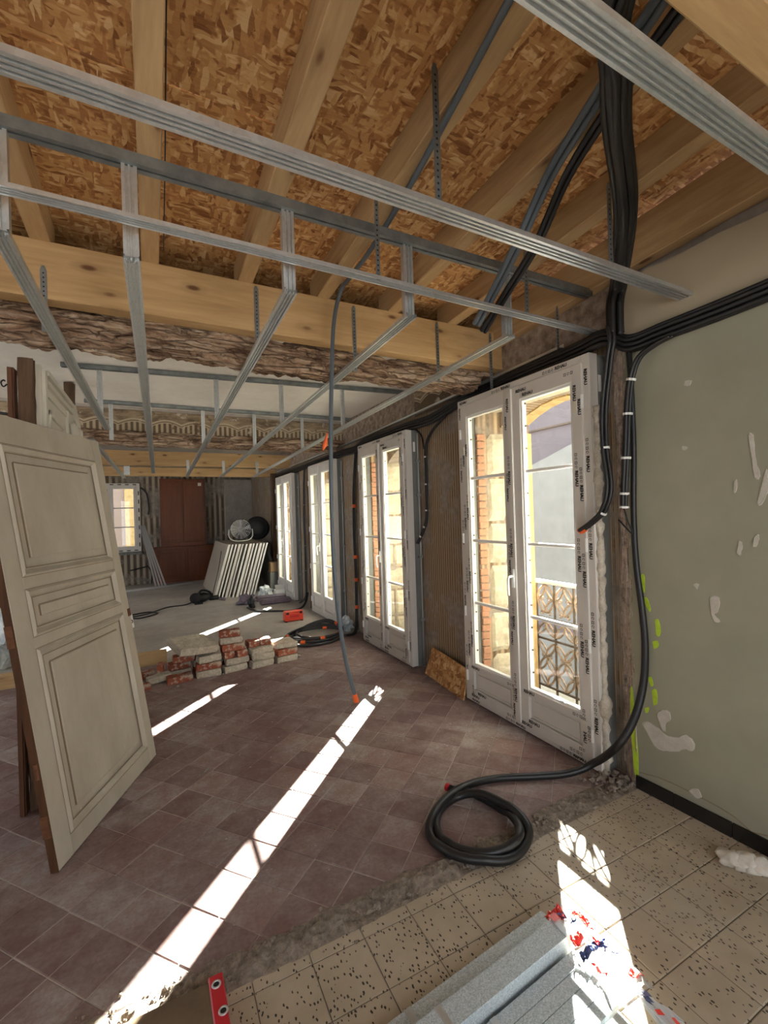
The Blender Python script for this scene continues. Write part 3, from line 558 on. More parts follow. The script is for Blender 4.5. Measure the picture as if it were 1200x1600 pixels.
        for yy_, st_ in ((y1-fw_-.006, .1), (y1-fw_-.042, .02)): print_run(pr, Vector((sx, yy_, H_-.35)), dn, lw, H_-.42, hh, nv, st_)
        for yy_, st_ in ((yc+.035, .0), (yc+.068, .12)): print_run(pr, Vector((X-.0265 if yy_ < yc+.04 else sx, yy_, H_-.12)), dn, lw, H_-.2, hh, nv, st_)
        pr.build('film_lettering', 'print', W)
        for a_, z_ in ((y1-.075, H_-.42), (y0+.10, H_-.30), (y0+.10, .26), (y1-.06, .34)): MB().box(X-.020, X-.0125, a_-.018, a_+.018, z_-.035, z_+.03).build('sticker', 'sticker', W)
    return W
LB = ['tall white two-leaf window with printed film beside the green wall', 'tall white two-leaf window with printed film beyond the leaning strand board offcut', 'tall white two-leaf window between the orange-tied cable coil and the red case', 'tall white two-leaf window farthest along the street wall, by the plasterboard stack']
WO = [make_window(q, q['n'] <= 2, LB[i]) for i, q in enumerate(WIN)]
for q, W in zip(WIN[1:], WO[1:]):      # steel rod with clamps on the side panel
    y = q['y0']-.004; mb = MB(); mb.tube([(2.435, y, .02), (2.435, y, q['h']-.03)], .011, 8)
    for z in (.48, 1.12, 1.75, 2.1): mb.box(2.41, 2.475, y-.016, y+.016, z-.015, z+.015)
    mb.build('clamp_rod', 'lead_grey', W, smooth=False)
mb = MB()                              # expanding foam down the side of the first window
pts = [(2.335+.012*nz((z*.1, 0, 0), 11, 3), WIN[0]['y0']-.008, z*.02+.03) for z in range(0, 108)]
mb.tube(pts, [.013+.030*abs(nz((0, 0, z*.02), 7, 6))+.005*sin(z*1.7)*nz((0, 0, z*.02), 3, 1) for z in range(0, 108)], 10); mb.build('foam_bead', 'foam', WO[0], smooth=True)
for q in WIN[:2]:                      # white label on the side panel
    MB().box(2.39, 2.415, q['y0']+.0105, q['y0']+.012, q['h']-.22, q['h']-.12).build('side_label', 'white_carton', WO[q['n']-1])
# far end window
y = 12.6; x0, x1, z0, z1 = -1.45, -.27, .84, 2.46; W5 = thing('window_5', 'small white window in the far end wall beside the leaning metal profiles', 'window', (-.86, y, z0), kind='structure')
fr = MB(); fr.box(x0-.03, x0+.055, y-.05, y+.03, z0-.02, z1+.03); fr.box(x1-.055, x1+.03, y-.05, y+.03, z0-.02, z1+.03); fr.box(x0+.055, x1-.055, y-.05, y+.03, z1-.05, z1+.03); fr.box(x0+.055, x1-.055, y-.05, y+.03, z0-.02, z0+.06); fr.build('frame', 'pvc_film', W5, bevel=.003)
for a, b in ((x0+.055, (x0+x1)/2), ((x0+x1)/2, x1-.055)):
    sa = MB(); e = .055; sa.box(a, a+e, y-.065, y, z0+.06, z1-.05); sa.box(b-e, b, y-.065, y, z0+.06, z1-.05); sa.box(a+e, b-e, y-.065, y, z1-.05-e, z1-.05); sa.box(a+e, b-e, y-.065, y, z0+.06, z0+.06+e); s5 = sa.build('sash', 'pvc_film', W5, bevel=.003)
    MB().box(a+e, b-e, y-.03, y-.026, z0+.06+e, z1-.05-e).build('pane', 'glass', s5)
    for k in (1, 2): zz = z0+.115+(z1-z0-.22)*k/3; MB().box(a+e, b-e, y-.045, y-.02, zz-.012, zz+.012).build('glazing_bar', 'lead_grey', s5)
pr = MB()
for k in range(7):
    pr.box(x0+.1+k*.16, x0+.18+k*.16, y-.0512, y-.0502, z1-.012, z1+.01); pr.box(x0+.1+k*.16, x0+.18+k*.16, y-.0512, y-.0502, z0, z0+.022); pr.box(x1-.012, x1+.012, y-.0512, y-.0502, z0+.1+k*.21, z0+.2+k*.21)
pr.build('film_lettering', 'print', W5)
MB().box(x0-.03, x1+.04, y-.09, y, z0-.09, z0-.03).build('sill_board', 'side_grey', W5)
# ------------------------------------------------------------------ outside
def railing(q):
    a, b = q['o0']-.12, q['o1']+.10; X = XO+.07; t = thing('balcony_railing', 'wrought iron balcony railing with scrolls outside ' + ['the window by the green wall', 'the window beyond the strand board offcut', 'the window by the orange-tied coil', 'the window farthest along the street wall'][q['n']-1], 'railing', (X, (a+b)/2, -.02))
    h = MB(); h.box(X-.026, X+.026, a, b, .925, .955); h.build('handrail', 'iron_pale', t, bevel=.006)
    for z in (.03, .44, .62): MB().box(X-.009, X+.009, a, b, z, z+.016).build('cross_rail', 'iron', t)
    n = 7
    for k in range(n+1): y = a+.01+(b-a-.02)*k/n; MB().tube([(X, y, -.02), (X, y, .93)], .011, 6).build('bar', 'iron', t)
    sc = MB(); dy = (b-a-.02)/n
    def spiral(c, r, s1, s2, turns=1.4):
        return [Vector((X, c[0]+s1*cos(th_)*r*(1-th_/(2*pi*turns)*.75), c[1]+s2*sin(th_)*r*(1-th_/(2*pi*turns)*.75))) for th_ in [2*pi*turns*i/16 for i in range(17)]]
    def leaf(c, ln, wd2, ang):
        P_ = []
        for i in range(17):
            t = 2*pi*i/16; u, v = ln*cos(t), wd2*sin(t)*abs(sin(t))**.4; P_.append(Vector((X, c[0]+u*cos(ang)-v*sin(ang), c[1]+u*sin(ang)+v*cos(ang))))
        return P_
    for k in range(n):
        y = a+.01+dy*(k+.5)
        for z, an in ((.855, .95), (.735, -.95), (.535, .9), (.36, -.9), (.23, .95), (.11, -.95)):
            sc.tube(leaf((y-dy*.22, z), .070, .024, an), .010, 5); sc.tube(leaf((y+dy*.22, z), .070, .024, pi-an), .010, 5)
        for z in (.795, .67, .30): sc.tube(spiral((y-dy*.2, z), .022, 1, 1), .005, 5); sc.tube(spiral((y+dy*.2, z), .022, -1, 1), .005, 5)
    tag(sc.build('scrollwork', 'iron_worn', t), kind='stuff')
for q in WIN:
    railing(q)
    tag(MB().box(XO, XO+.22, q['o0']-.2, q['o1']+.2, -.16, -.02).build('balcony_slab', 'stone', bevel=.01), 'narrow stone balcony slab outside ' + ['the window by the green wall', 'the window beyond the strand board offcut', 'the window by the orange-tied coil', 'the window farthest along the street wall'][q['n']-1], 'balcony')
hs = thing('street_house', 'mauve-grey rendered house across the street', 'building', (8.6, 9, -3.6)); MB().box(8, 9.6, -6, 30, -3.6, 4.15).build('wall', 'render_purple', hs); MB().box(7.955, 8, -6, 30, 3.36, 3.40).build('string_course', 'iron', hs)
for k in range(6): MB().box(7.97, 8.0, 9.5+k*3.2, 10.6+k*3.2, .2, 2.2).build('shutter', 'side_grey', hs)
hw = thing('street_house', 'pale house shape with sloping top, added to stand in for glare across the street', 'building', (7.5, 9, -3.6)); wm = MB(); wm.prism([(-4, -3.6), (30, -3.6), (30, 2.0), (14, 2.05), (12.5, 2.5), (7.4, 2.38), (6.6, 2.60), (6.0, 2.78), (4, 3.2), (-4, 3.2)], lambda u, v, t: (t, u, v), 7.2, 7.95); wm.build('wall', 'glare_white', hw); MB().box(7.17, 7.2, -4, 30, -.9, -.7).build('ledge', 'render_purple', hw)  # white shape stands in for glare; its brightness is painted in as colour
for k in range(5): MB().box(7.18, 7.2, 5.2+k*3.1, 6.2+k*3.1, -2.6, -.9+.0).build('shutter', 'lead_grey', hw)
hp = thing('street_house', 'pink rendered house behind the far end window', 'building', (-1, 19.5, -3.6)); MB().box(-9, 6, 19, 20, -3.6, 7).build('wall', 'render_pink', hp); MB().box(-.85, -.45, 18.8, 19, -3.6, 7).build('downpipe', 'stone_yellow', hp)
tag(MB().box(-40, 40, -40, 40, -3.75, -3.6).build('ground', 'street'), 'grey street below the windows', 'ground', kind='structure')
# ------------------------------------------------------------------ metal rails
def channel_poly(w_, h, ribs=3, t=.0016):
    hw_ = w_/2; out = [(-hw_+.006, h), (-hw_, h), (-hw_, 0)]; pitch = w_/(ribs+1)
    for k in range(ribs): c = -hw_+pitch*(k+1); out += [(c-.0050, 0), (c-.0042, .010), (c+.0042, .010), (c+.0050, 0)]
    out += [(hw_, 0), (hw_, h), (hw_-.006, h)]
    inn = [(hw_-.006, h-t), (hw_-t, h-t), (hw_-t, .0118), (-hw_+t, .0118), (-hw_+t, h-t), (-hw_+.006, h-t)]; return out+inn
def extr(mb, poly, p0, p1, up):
    p0, p1, up = Vector(p0), Vector(p1), Vector(up); d = (p1-p0).normalized(); sd = d.cross(up).normalized(); up = sd.cross(d)
    n = len(poly); vs = [p+sd*u+up*v for p in (p0, p1) for u, v in poly]; mb.add(vs, [(i, (i+1) % n, n+(i+1) % n, n+i) for i in range(n)]); return mb
def channel(name, p0, p1, label, group=None, w_=.060, h=.027, up=(0, 0, 1), mat='galv', ribs=3, cat='rail', parent=None):
    o = extr(MB(), channel_poly(w_, h, ribs), p0, p1, up).build(name, mat, parent)
    return tag(o, label, cat, group) if parent is None else o
zr = lambda y: 2.5-.02*(y-1.82)
channel('ceiling_rail', (-1.9, 1.245, 2.6), (2.385, 1.265, 2.6), 'bright ribbed steel ceiling rail crossing below the joists, strapped at the cable bundle', w_=.068, h=.019)
channel('ceiling_rail', (-1.9, 1.715, 2.6), (2.44, 1.765, 2.6), 'thin ribbed steel ceiling rail with a white-marked joint, next to the dark track', w_=.05, h=.015)
channel('ceiling_rail', (.2, .62, 2.6), (2.38, .645, 2.6), 'broad shiny steel ceiling rail beside the saw-marked pine beam', w_=.07, h=.018, ribs=4)
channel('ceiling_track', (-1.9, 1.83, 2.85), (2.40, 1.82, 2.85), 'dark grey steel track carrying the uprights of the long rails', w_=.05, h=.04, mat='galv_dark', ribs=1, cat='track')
RX = [(-.405, -.345, 4.93), (-.038, .052, 8.55), (.536, .60, 9.0), (1.116, 1.20, 9.0), (1.738, 1.80, 9.0)]
RL = ['cut short, ending near the wallpaper frieze', 'running to the far pine beams beside the leaning door', 'second from the leaning door among those reaching the far beams', 'in the middle of the room, passing behind the hanging conduit', 'nearest the street windows']
for (xa, xb, ye), l in zip(RX, RL): channel('long_ceiling_rail', (xa, 1.80, zr(1.80)), (xb, ye, zr(ye)), 'long ribbed steel ceiling rail '+l, 'long ceiling rails', w_=.054, h=.018)
channel('long_ceiling_rail', (-.535, 5.45, zr(5.45)), (-.415, 9.4, zr(9.4)), 'pale loose steel ceiling rail passing behind the top of the leaning door', 'long ceiling rails', w_=.05)
rx = lambda i, y: RX[i][0]+(RX[i][1]-RX[i][0])*(y-1.8)/(RX[i][2]-1.8)
def upright(x, y, z0, z1, label, group, w_=.05, h=.03, mat='galv'):
    return channel('hanger_upright', (x, y, z0), (x, y, z1), label, group, w_=w_, h=h, up=(0, 1, 0), mat=mat, ribs=2, cat='hanger')
RN = ['the short-cut long rail', 'the long rail beside the leaning door', 'the second long rail from the leaning door', 'the long rail behind the hanging conduit', 'the long rail nearest the windows']
for i in range(5): upright(RX[i][0], 1.815, zr(1.82)+.004, 2.85, 'ribbed upright from the dark track to '+RN[i], 'uprights under the dark track')
t1 = lambda x: 4.416+(x+.512)*(4.164-4.416)/2.876
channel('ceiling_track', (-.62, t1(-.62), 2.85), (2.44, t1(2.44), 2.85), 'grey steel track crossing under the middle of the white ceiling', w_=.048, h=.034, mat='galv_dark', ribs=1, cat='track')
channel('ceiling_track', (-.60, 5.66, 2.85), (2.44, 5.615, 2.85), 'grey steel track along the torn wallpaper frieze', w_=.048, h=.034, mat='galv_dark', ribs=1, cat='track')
for i in range(5):
    yt = t1(rx(i, 4.3)); upright(rx(i, yt), yt, zr(yt)+.028, 2.85, 'slim hanger under the white ceiling track on '+RN[i], 'hangers under the white ceiling', w_=.04, h=.018)
    if i: upright(rx(i, 5.64), 5.64, zr(5.64)+.028, 2.85, 'slim hanger before the wallpaper frieze on '+RN[i], 'hangers before the frieze', w_=.04, h=.018)
upright(-.36, 5.64, 2.46, 2.85, 'slim hanger before the frieze where the short-cut long rail has ended', 'hangers before the frieze', w_=.04, h=.018)
for i in range(1, 5):
    upright(rx(i, 8.6), 8.60, zr(8.6)+.026, 2.62, 'short hanger on the far pine beam at '+RN[i], 'hangers on the far pine beams', w_=.045, h=.016)
upright(-.36, 9.0, zr(9)+.026, 2.62, 'wide steel hanger above the pale loose rail', 'hangers on the far pine beams', w_=.09, h=.016)
def strap(x, y, z0, z1, label, group, w_=.026, nrm=(0, 1, 0)):      # perforated strap with a pointed end
    root = thing('perforated_strap', label, 'strap', (x, y, z0), group); mb = MB(); mb.box(x-w_/2, x+w_/2, y-.002, y, z0, z1-.02); mb.prism([(x-w_/2, z1-.02), (x+w_/2, z1-.02), (x+w_*.2, z1), (x-w_*.2, z1)], lambda u, v, t: (u, t, v), y-.002, y); mb.build('band', 'galv_dark', root)
    h = MB(); z = z0+.02; k = 0
    while z < z1-.03: h.box(x-.0035, x+.0035, y-.0026, y-.002, z-.0035, z+.0035); z += .022
    tag(h.build('holes', 'black', root), kind='stuff'); return root
for i, x in enumerate((-.43, .578, 1.20, 1.85, 2.34)): strap(x, 2.648, 2.50, (2.82, 2.93, 2.93, 2.935, 2.93)[i], 'perforated strap on the pine beam face by '+(RN[0], RN[2], RN[3], RN[4], 'the street wall')[i], 'straps on the pine beam')
strap(.905, 1.262, 2.62, 3.12, 'perforated strap hanging from a joist to the bright ribbed rail', None); strap(.91, 1.735, 2.60, 2.96, 'perforated strap hanging to the thin ribbed rail', None, .02)
strap(1.822, 1.268, 2.62, 3.0, 'perforated strap beside the black cable bundle', None, .03); strap(1.81, 1.752, 2.62, 2.96, 'perforated strap hanging to the thin rail near the street wall', None); strap(2.36, 2.03, 2.60, 2.88, 'narrow perforated strap above the wall rail of the first window', None, .02)
o = MB().tube([(.08, 1.40, 3.14), (.082, 1.9, 2.93), (.085, 2.35, 2.86)], .0025, 5).build('hanging_wire', 'black'); tag(o, 'thin dark wire hanging beside a joist above the steel rails', 'wire')
# wall rail above the windows
mb = MB(); pth = [(2.40, 2.03, 2.615), (2.40, 5.3, 2.53), (2.40, 9.6, 2.50)]
for a, b in zip(pth, pth[1:]): extr(mb, [(-.014, 0), (.016, 0), (.016, .03), (.014, .03), (.014, .002), (-.014, .002)], a, b, (0, 0, 1))
tag(mb.build('wall_rail', 'galv'), 'thin steel angle rail fixed along the wall above the street windows', 'rail')
# ------------------------------------------------------------------ cables
def ties(root, path, idx, r, mat='tie', name='cable_tie', hw=.006):
    for i in idx:
        p = path[i]; d = (path[min(i+1, len(path)-1)]-path[i-1]).normalized(); MB().tube([p-d*hw, p+d*hw], r, 10).build(name, mat, root)
def bundle(name, label, cat, pts, offs, r, mat='cable', n=8, tie=None, tr=.03, tmat='tie', tname='cable_tie', hw=.006, jit=0.):
    path = bez(pts, n); root = thing(name, label, cat, path[-1])
    for k, (a, b, c) in enumerate(offs):
        MB().tube([p+Vector((a, b, c))+Vector((nz(p, .8, k*3.), nz(p, .8, k*3.+9), nz(p, .8, k*3.+5)))*jit for p in path], r, 8).build('cable', mat, root, True)
    if tie: ties(root, path, tie, tr, tmat, tname, hw)
    return root
O3 = [(-.016, 0, 0), (.016, 0, 0), (0, .014, .014)]
# vertical bundle above and right of the first window; the two pairs cross above it, under the joists
bundle('cable_bundle', 'thick bundle of black conduits from the joists to the green wall corner', 'cables',
       [(.93, .25, 3.014), (1.03, .50, 2.998), onz(965, 0, 2.935), onz(965, 110, 2.905), onz(966, 200, 2.88), onz(979, 330, 2.855), (2.285, 1.54, 2.79), (2.295, 1.575, 2.69), (2.297, 1.580, 2.522)], [(-.036, 0, 0), (-.012, .012, -.012), (.014, -.012, 0), (.036, -.01, .01), (0, .03, .014), (.022, .022, -.018), (-.024, .028, .008)], .0155, jit=.006)
bundle('cable_bundle', 'two grey-black conduits running from the joists down to the thin rail', 'cables',
       [(1.20, .40, 3.012), (1.308, .738, 3.0), onz(940, 140, 2.985), onz(860, 270, 2.94), (1.50, 1.48, 2.79), (1.57, 1.735, 2.69), (1.61, 1.93, 2.60)], [(-.012, 0, 0), (.016, 0, -.004)], .0135, 'conduit')
bundle('cable_bundle', 'pair of slack black conduits beside the grey-black pair at the dark track', 'cables',
       [(1.30, .40, 3.012), (1.39, .742, 3.0), (1.455, .97, 2.98), (1.54, 1.245, 2.935), (1.60, 1.48, 2.79), (1.645, 1.74, 2.68), (1.675, 1.95, 2.58)], [(-.012, 0, 0), (.014, .004, -.004)], .012)
wp = [ong(1230, 445, .017), ong(1200, 458, .017), ong(1120, 490, .017), ong(1040, 520, .017), ong(985, 540, .022), Vector((2.325, 1.66, 2.528)), Vector((2.36, 1.9, 2.532)), Vector((2.395, 2.4, 2.535)), Vector((2.41, 2.75, 2.527)), Vector((2.41, 3.06, 2.526)), Vector((2.41, 3.25, 2.50)), Vector((2.415, 3.6, 2.455)), Vector((2.41, 3.95, 2.462)), Vector((2.41, 4.6, 2.464)), Vector((2.41, 5.10, 2.461)), Vector((2.42, 5.42, 2.415)), Vector((2.42, 5.75, 2.424)), Vector((2.41, 6.0, 2.426)), Vector((2.41, 7.1, 2.425)), Vector((2.415, 8.0, 2.421)), Vector((2.42, 9.3, 2.420)), Vector((2.42, 9.55, 2.42))]
bundle('cable_bundle', 'fat black cable bundle along the top of the green wall and the street windows', 'cables', wp, [(0, 0, 0), (-.026, 0, 0), (0, 0, .026), (-.026, 0, .026), (0, 0, -.026), (-.026, 0, -.026), (-.013, 0, .046)], .0125, n=6, jit=.003)
d1 = [Vector((2.262, 1.592, 2.56)), onx(956, 533, 2.262), onx(952, 562, 2.266), onx(944, 640, 2.275), onx(945, 700, 2.275), onx(952, 760, 2.272), onx(944, 795, 2.266), onx(930, 812, 2.262), onx(908, 829, 2.256)]
b1 = bundle('cable_drop', 'black conduit drop curling in front of the first window with orange tips', 'cables', d1, [(0, -.012, 0), (0, .012, 0), (-.018, 0, 0)], .0115, tie=[32, 50], tr=.026)
for k in range(3): p = bez(d1, 8)[-2-k]+Vector((0, (-.010, .012, .0)[k], (0, 0, -.012)[k])); MB().tube([p, p+Vector((-.006, .022, -.016))], .0125, 8).build('end_cap', 'orange', b1)
d2 = [ong(1048, 526, .036), ong(1022, 540, .052), ong(998, 560, .062), ong(986, 593, .062), ong(981, 640, .062), ong(979, 700, .062), ong(976, 760, .062), ong(975, 795, .062)]
bundle('cable_drop', 'black conduit drop with white ties at the edge of the green wall', 'cables', d2, [(0, -.010, 0), (0, .012, 0), (-.012, 0, 0)], .0105, tie=[24, 33, 42, 50, 55], tr=.025)
tube_obj('thin_cable', [ong(975, 795, .062), ong(981, 815, .060), ong(988, 830, .055), ong(985, 832, .052), ong(972, 818, .050), ong(966, 812, .05)], .004, 'cable', None, 6, 'thin black wire loop below the white-tied conduit drop', 'wire')
d3 = [ong(981, 536, .020), ong(983, 556, .017), ong(986, 600, .017), ong(990, 700, .017), ong(990, 800, .018), ong(994, 880, .022), ong(1003, 950, .024), ong(1008, 1010, .03), ong(1005, 1070, .05), onx(990, 1125, 2.26), onx(965, 1165, 2.20), onz(930, 1192, .10), onz(890, 1208, .04), onz(840, 1213, .022), onz(780, 1216, .022), onz(735, 1225, .030), onz(700, 1245, .05), onz(676, 1275, .05), onz(672, 1305, .022), onz(700, 1335, .022), onz(745, 1348, .022), onz(795, 1343, .022), onz(824, 1318, .024), onz(822, 1290, .05), onz(790, 1258, .065), onz(750, 1240, .065), onz(715, 1245, .03), onz(688, 1265, .022), onz(682, 1295, .022), onz(705, 1325, .022), onz(750, 1338, .022), onz(790, 1330, .03), onz(812, 1308, .055), onz(805, 1285, .04), onz(780, 1262, .023), onz(740, 1240, .022), onz(712, 1235, .022), onz(703, 1232, .022)]
bh = thing('cable_hose', 'heavy black conduit falling down the green wall and coiled on the tile joint', 'hose', onz(750, 1290)); ph = bez(d3, 7); ph = [p+Vector((0, 0, .014*max(0., min(1., (1.79-p.y)/.05))*max(0., min(1., (p.y-1.53)/.04)) *max(0., min(1., (.12-p.z)/.08)))) for p in ph]; MB().tube(ph, [.0145+min(.0065, max(0, (i-26)/40*.0065)) for i in range(len(ph))], 10).build('conduit', 'cable', bh, True)
MB().tube([onz(703, 1232, .022), onz(698, 1229, .022)], .021, 10).build('end_cap', 'level_red', bh)
# drops further along the wall
for (q, lab, om) in ((WIN[1], 'black cable loop with white ties beside the window beyond the strand board', None), (WIN[2], 'black cable drop with orange clips falling to the orange-tied coil', 'orange'), (WIN[3], 'thin black cable drop before the window farthest along the street wall', None)):
    y = q['y0']
    if q['n'] == 2: pts = [(2.40, y-.55, 2.447), (2.42, y-.30, 2.35), (2.425, y-.18, 2.22), (2.425, y-.17, 2.0), (2.42, y-.17, 1.7), (2.42, y-.155, 1.5), (2.40, y-.10, 1.36), (2.375, y-.045, 1.26)]; tie = [20, 28, 36, 44, 50]
    elif q['n'] == 3: pts = [(2.41, y-.60, 2.384), (2.42, y-.52, 2.15), (2.42, y-.46, 1.8), (2.42, y-.44, 1.3), (2.42, y-.45, .9), (2.41, y-.47, .5), (2.38, y-.52, .2), (2.32, y-.60, .04), (2.2, y-.62, .02)]; tie = [18, 30, 36, 44]
    else: pts = [(2.41, y-.5, 2.388), (2.42, y-.40, 2.0), (2.42, y-.36, 1.5), (2.42, y-.38, .9), (2.42, y-.36, .5), (2.40, y-.4, .15), (2.3, y-.35, .03)]; tie = [12, 22, 30]
    bundle('cable_drop', lab, 'cables', pts, [(0, -.014, 0), (0, .014, 0)] + ([(-.016, 0, 0)] if q['n'] > 2 else []), .011 if q['n'] > 2 else .009, tie=tie, tr=.029 if om else .019, tmat=om or 'tie', tname='clip' if om else 'cable_tie', hw=.022 if om else .007)
tube_obj('thin_cable', [(2.41, WIN[1]['y0']-.02, 2.419), (2.425, WIN[1]['y0']-.10, 2.34), (2.425, WIN[1]['y0']-.142, 2.2)], .008, 'cable', None, 6, 'short black cable joining the white-tied loop from the window head', 'wire')
# hanging conduit
hp_ = [(.90, .60, 3.03), (.93, .956, 3.0), (1.0, 1.568, 2.955), (1.03, 2.04, 2.926), (1.045, 2.33, 2.932), (1.04, 2.47, 2.915), (1.0, 2.5, 2.72), (.974, 2.5, 2.357), (.955, 2.5, 1.9), (.951, 2.5, 1.404), (.972, 2.5, 1.0), (1.01, 2.5, .709), (1.06, 2.5, .49)]
hg = thing('hanging_conduit', 'grey-blue conduit hanging from the joists down over the red clay tiles', 'conduit', (1.06, 2.5, .46)); pa = bez(hp_, 10); MB().tube(pa, .0125, 10).build('conduit', 'conduit', hg, True); MB().tube([pa[-1], pa[-1]+(pa[-1]-pa[-3]).normalized()*.05], [.0150, .017], 10).build('end_cap', 'orange', hg)
p = ony(511, 690, 2.48); fm = MB(); fm.add([p+Vector(v) for v in ((0, 0, .055), (.006, 0, .05), (.004, .004, -.02), (-.026, .0, -.055), (-.030, .004, -.03), (-.012, -.008, 0))], [(0, 1, 5), (1, 2, 5), (2, 3, 5), (3, 4, 5), (4, 0, 5), (0, 4, 3, 2, 1)]); fm.build('marker_tape', 'orange', hg)
# orange-clipped coil by the windows
rc = thing('cable_coil', 'loose coil of black cables with orange clips by the brick heap', 'cables', (1.9, 5.5, 0)); random.seed(3)
for k in range(5):
    cx, cy, ra, rb_ = 1.78+.03*k, 5.50+.03*k, .40-.03*k, .33-.02*k; pts = [(cx+ra*cos(a)+.02*sin(3*a+k), cy+rb_*sin(a), .022+.02*(k % 3)+(.10 if k > 2 else .03)*max(0, sin(a+.8))) for a in [2*pi*i/28 for i in range(29)]]
    MB().tube(bez(pts, 3), .016, 8).build('cable', 'cable', rc, True)
    for j in (4+k*5, 15+k*3): i = (j*3) % 80; P_ = bez(pts, 3); ties(rc, P_, [max(1, i)], .021, 'orange', 'clip', .028)
# black hose on the far floor
bundle('cable_hose', 'black cable snaking over the far screed to the window by the red case', 'cables', [(1.42, 7.95, .02), (1.50, 7.6, .015), (1.75, 7.4, .015), (2.0, 7.25, .02), (2.2, 7.35, .03), (2.32, 7.5, .10), (2.38, 7.6, .22)], [(0, 0, 0), (.02, .01, .0)], .014)
# ------------------------------------------------------------------ leaning old door
dA = Vector((-.413, 2.49, .007)); dB = Vector((-.011, 3.395, .007)); de = (dB-dA).normalized(); dn_ = Vector((-.914, .406, 0)).normalized(); tt = R(8.5)
dv_ = Vector((0, 0, cos(tt)))+dn_*sin(tt); dN = -dn_*cos(tt)+Vector((0, 0, sin(tt)))
dp = lambda u, v, w_: dA+de*u+dv_*v+dN*w_
def dbox(mb, u0, u1, v0, v1, w0, w1): return mb.add([dp(u, v, w_) for u in (u0, u1) for v in (v0, v1) for w_ in (w0, w1)], [(0, 1, 3, 2), (4, 6, 7, 5), (0, 4, 5, 1), (2, 3, 7, 6), (0, 2, 6, 4), (1, 5, 7, 3)])
door = thing('old_door', 'cream painted old three-panel door leaning against the timber post', 'door', (-.2, 2.95, 0)); DW, DH = .985, 2.13
PN = [(.11, .895, 1.335, 1.985), (.11, .895, 1.045, 1.275), (.11, .895, .095, .99)]
for a, b, nm in ((.004, .11, 'stile'), (.895, DW, 'stile')): dbox(MB(), a, b, 0, DH, -.034, 0).build(nm, 'door_paint', door, bevel=.002)
dbox(MB(), 0, .004, 0, DH, -.036, -.001).build('bare_edge', 'edge_wood', door)
for a, b in ((0, .095), (.99, 1.045), (1.275, 1.335), (1.985, DH)): dbox(MB(), .11, .895, a, b, -.034, 0).build('rail', 'door_paint', door, bevel=.002)
for u0, u1, v0, v1 in PN:
    pn = dbox(MB(), u0, u1, v0, v1, -.026, -.012).build('panel', 'door_paint', door); e = .05
    def ring(o0, o1, w0, w1, w2, nm, mat='door_paint', par=pn):
        mb = MB(); A_ = [(u0+o0, v0+o0), (u1-o0, v0+o0), (u1-o0, v1-o0), (u0+o0, v1-o0)]; B_ = [(u0+o1, v0+o1), (u1-o1, v0+o1), (u1-o1, v1-o1), (u0+o1, v1-o1)]
        mm = (o0+o1)/2; C_ = [(u0+mm, v0+mm), (u1-mm, v0+mm), (u1-mm, v1-mm), (u0+mm, v1-mm)]
        vs = [dp(*q_, w0) for q_ in A_]+[dp(*q_, w1) for q_ in C_]+[dp(*q_, w2) for q_ in B_]
        mb.add(vs, [(a*4+i, a*4+(i+1) % 4, a*4+4+(i+1) % 4, a*4+4+i) for a in (0, 1) for i in range(4)]); return mb.build(nm, mat, par)
    ring(0, .024, .0, .010, -.002, 'moulding'); ring(.024, .040, -.002, -.010, -.006, 'moulding'); ring(-.002, .0025, .0008, .001, .0008, 'worn_line', 'paint_line'); ring(.040, .045, -.0055, -.0055, -.0055, 'worn_line', 'paint_line')
    k = .088; fm = dbox(MB(), u0+k, u1-k, v0+k, v1-k, -.014, -.002); fm.build('raised_field', 'door_paint', pn, bevel=.004)
    dbox(MB(), u0+k-.005, u0+k, v0+k, v1-k, -.012, -.0065).build('worn_line', 'paint_line', pn)
    dbox(MB(), u0+k, u1-k, v1-k, v1-k+.005, -.012, -.0065).build('worn_line', 'paint_line', pn)
lk = dbox(MB(), DW-.03, DW+.004, .95, 1.0, -.030, .003); lk.build('lock_case', 'rust', door); lp = MB(); dbox(lp, DW, DW+.05, .86, .95, -.020, -.014); lpo = lp.build('strike_plate', 'white_carton', door); MB().torus(dp(DW+.026, .905, -.013), dN, .010, .003, 12, 5).build('keyhole_ring', 'black', lpo)
for v_ in (.16, 1.03, 1.8): dbox(MB(), -.006, .004, v_, v_+.10, -.036, -.004).build('hinge_leaf', 'rust', door)
MB().tube([dp(-.006, .43, -.01), dp(-.006, .50, -.01)], .009, 8).build('hinge_pin', 'rust', door)
# timber post with pitted faces
def post(x0, x1, y0, y1, z0, z1, label, seed, mat='old_z'):
    mb = MB()
    def f(u, v):
        z = z0+(z1-z0)*u; a = 2*pi*v; c, s_ = cos(a), sin(a); r = (abs(c)**5+abs(s_)**5)**-.2; x, y = (x0+x1)/2+(x1-x0)/2*c*r, (y0+y1)/2+(y1-y0)/2*s_*r
        k = .010*nz((x*6, y*6, z), 2.5, seed)+.006*nz((x*20, y*20, z*2), 3, seed); return Vector((x+c*k, y+s_*k, z))
    grid_surf(mb, f, 90, 24); return tag(mb.build('timber_post', mat), label, 'post')
post(-.636, -.564, 3.10, 3.18, 0, 2.50, 'dark pitted timber post behind the leaning door', 3)
post(-.69, -.61, 5.0, 5.1, 0, 2.88, 'short-looking weathered timber post behind the white panelled partition', 8)
pj_ = MB(); pj_.box(-.674, -.645, 3.08, 3.15, 0, 2.435); pj_.box(-.668, -.651, 3.065, 3.08, 0, 2.43); tag(pj_.build('door_jamb', 'brown_z'), 'brown moulded door jamb fixed beside the dark timber post', 'jamb')
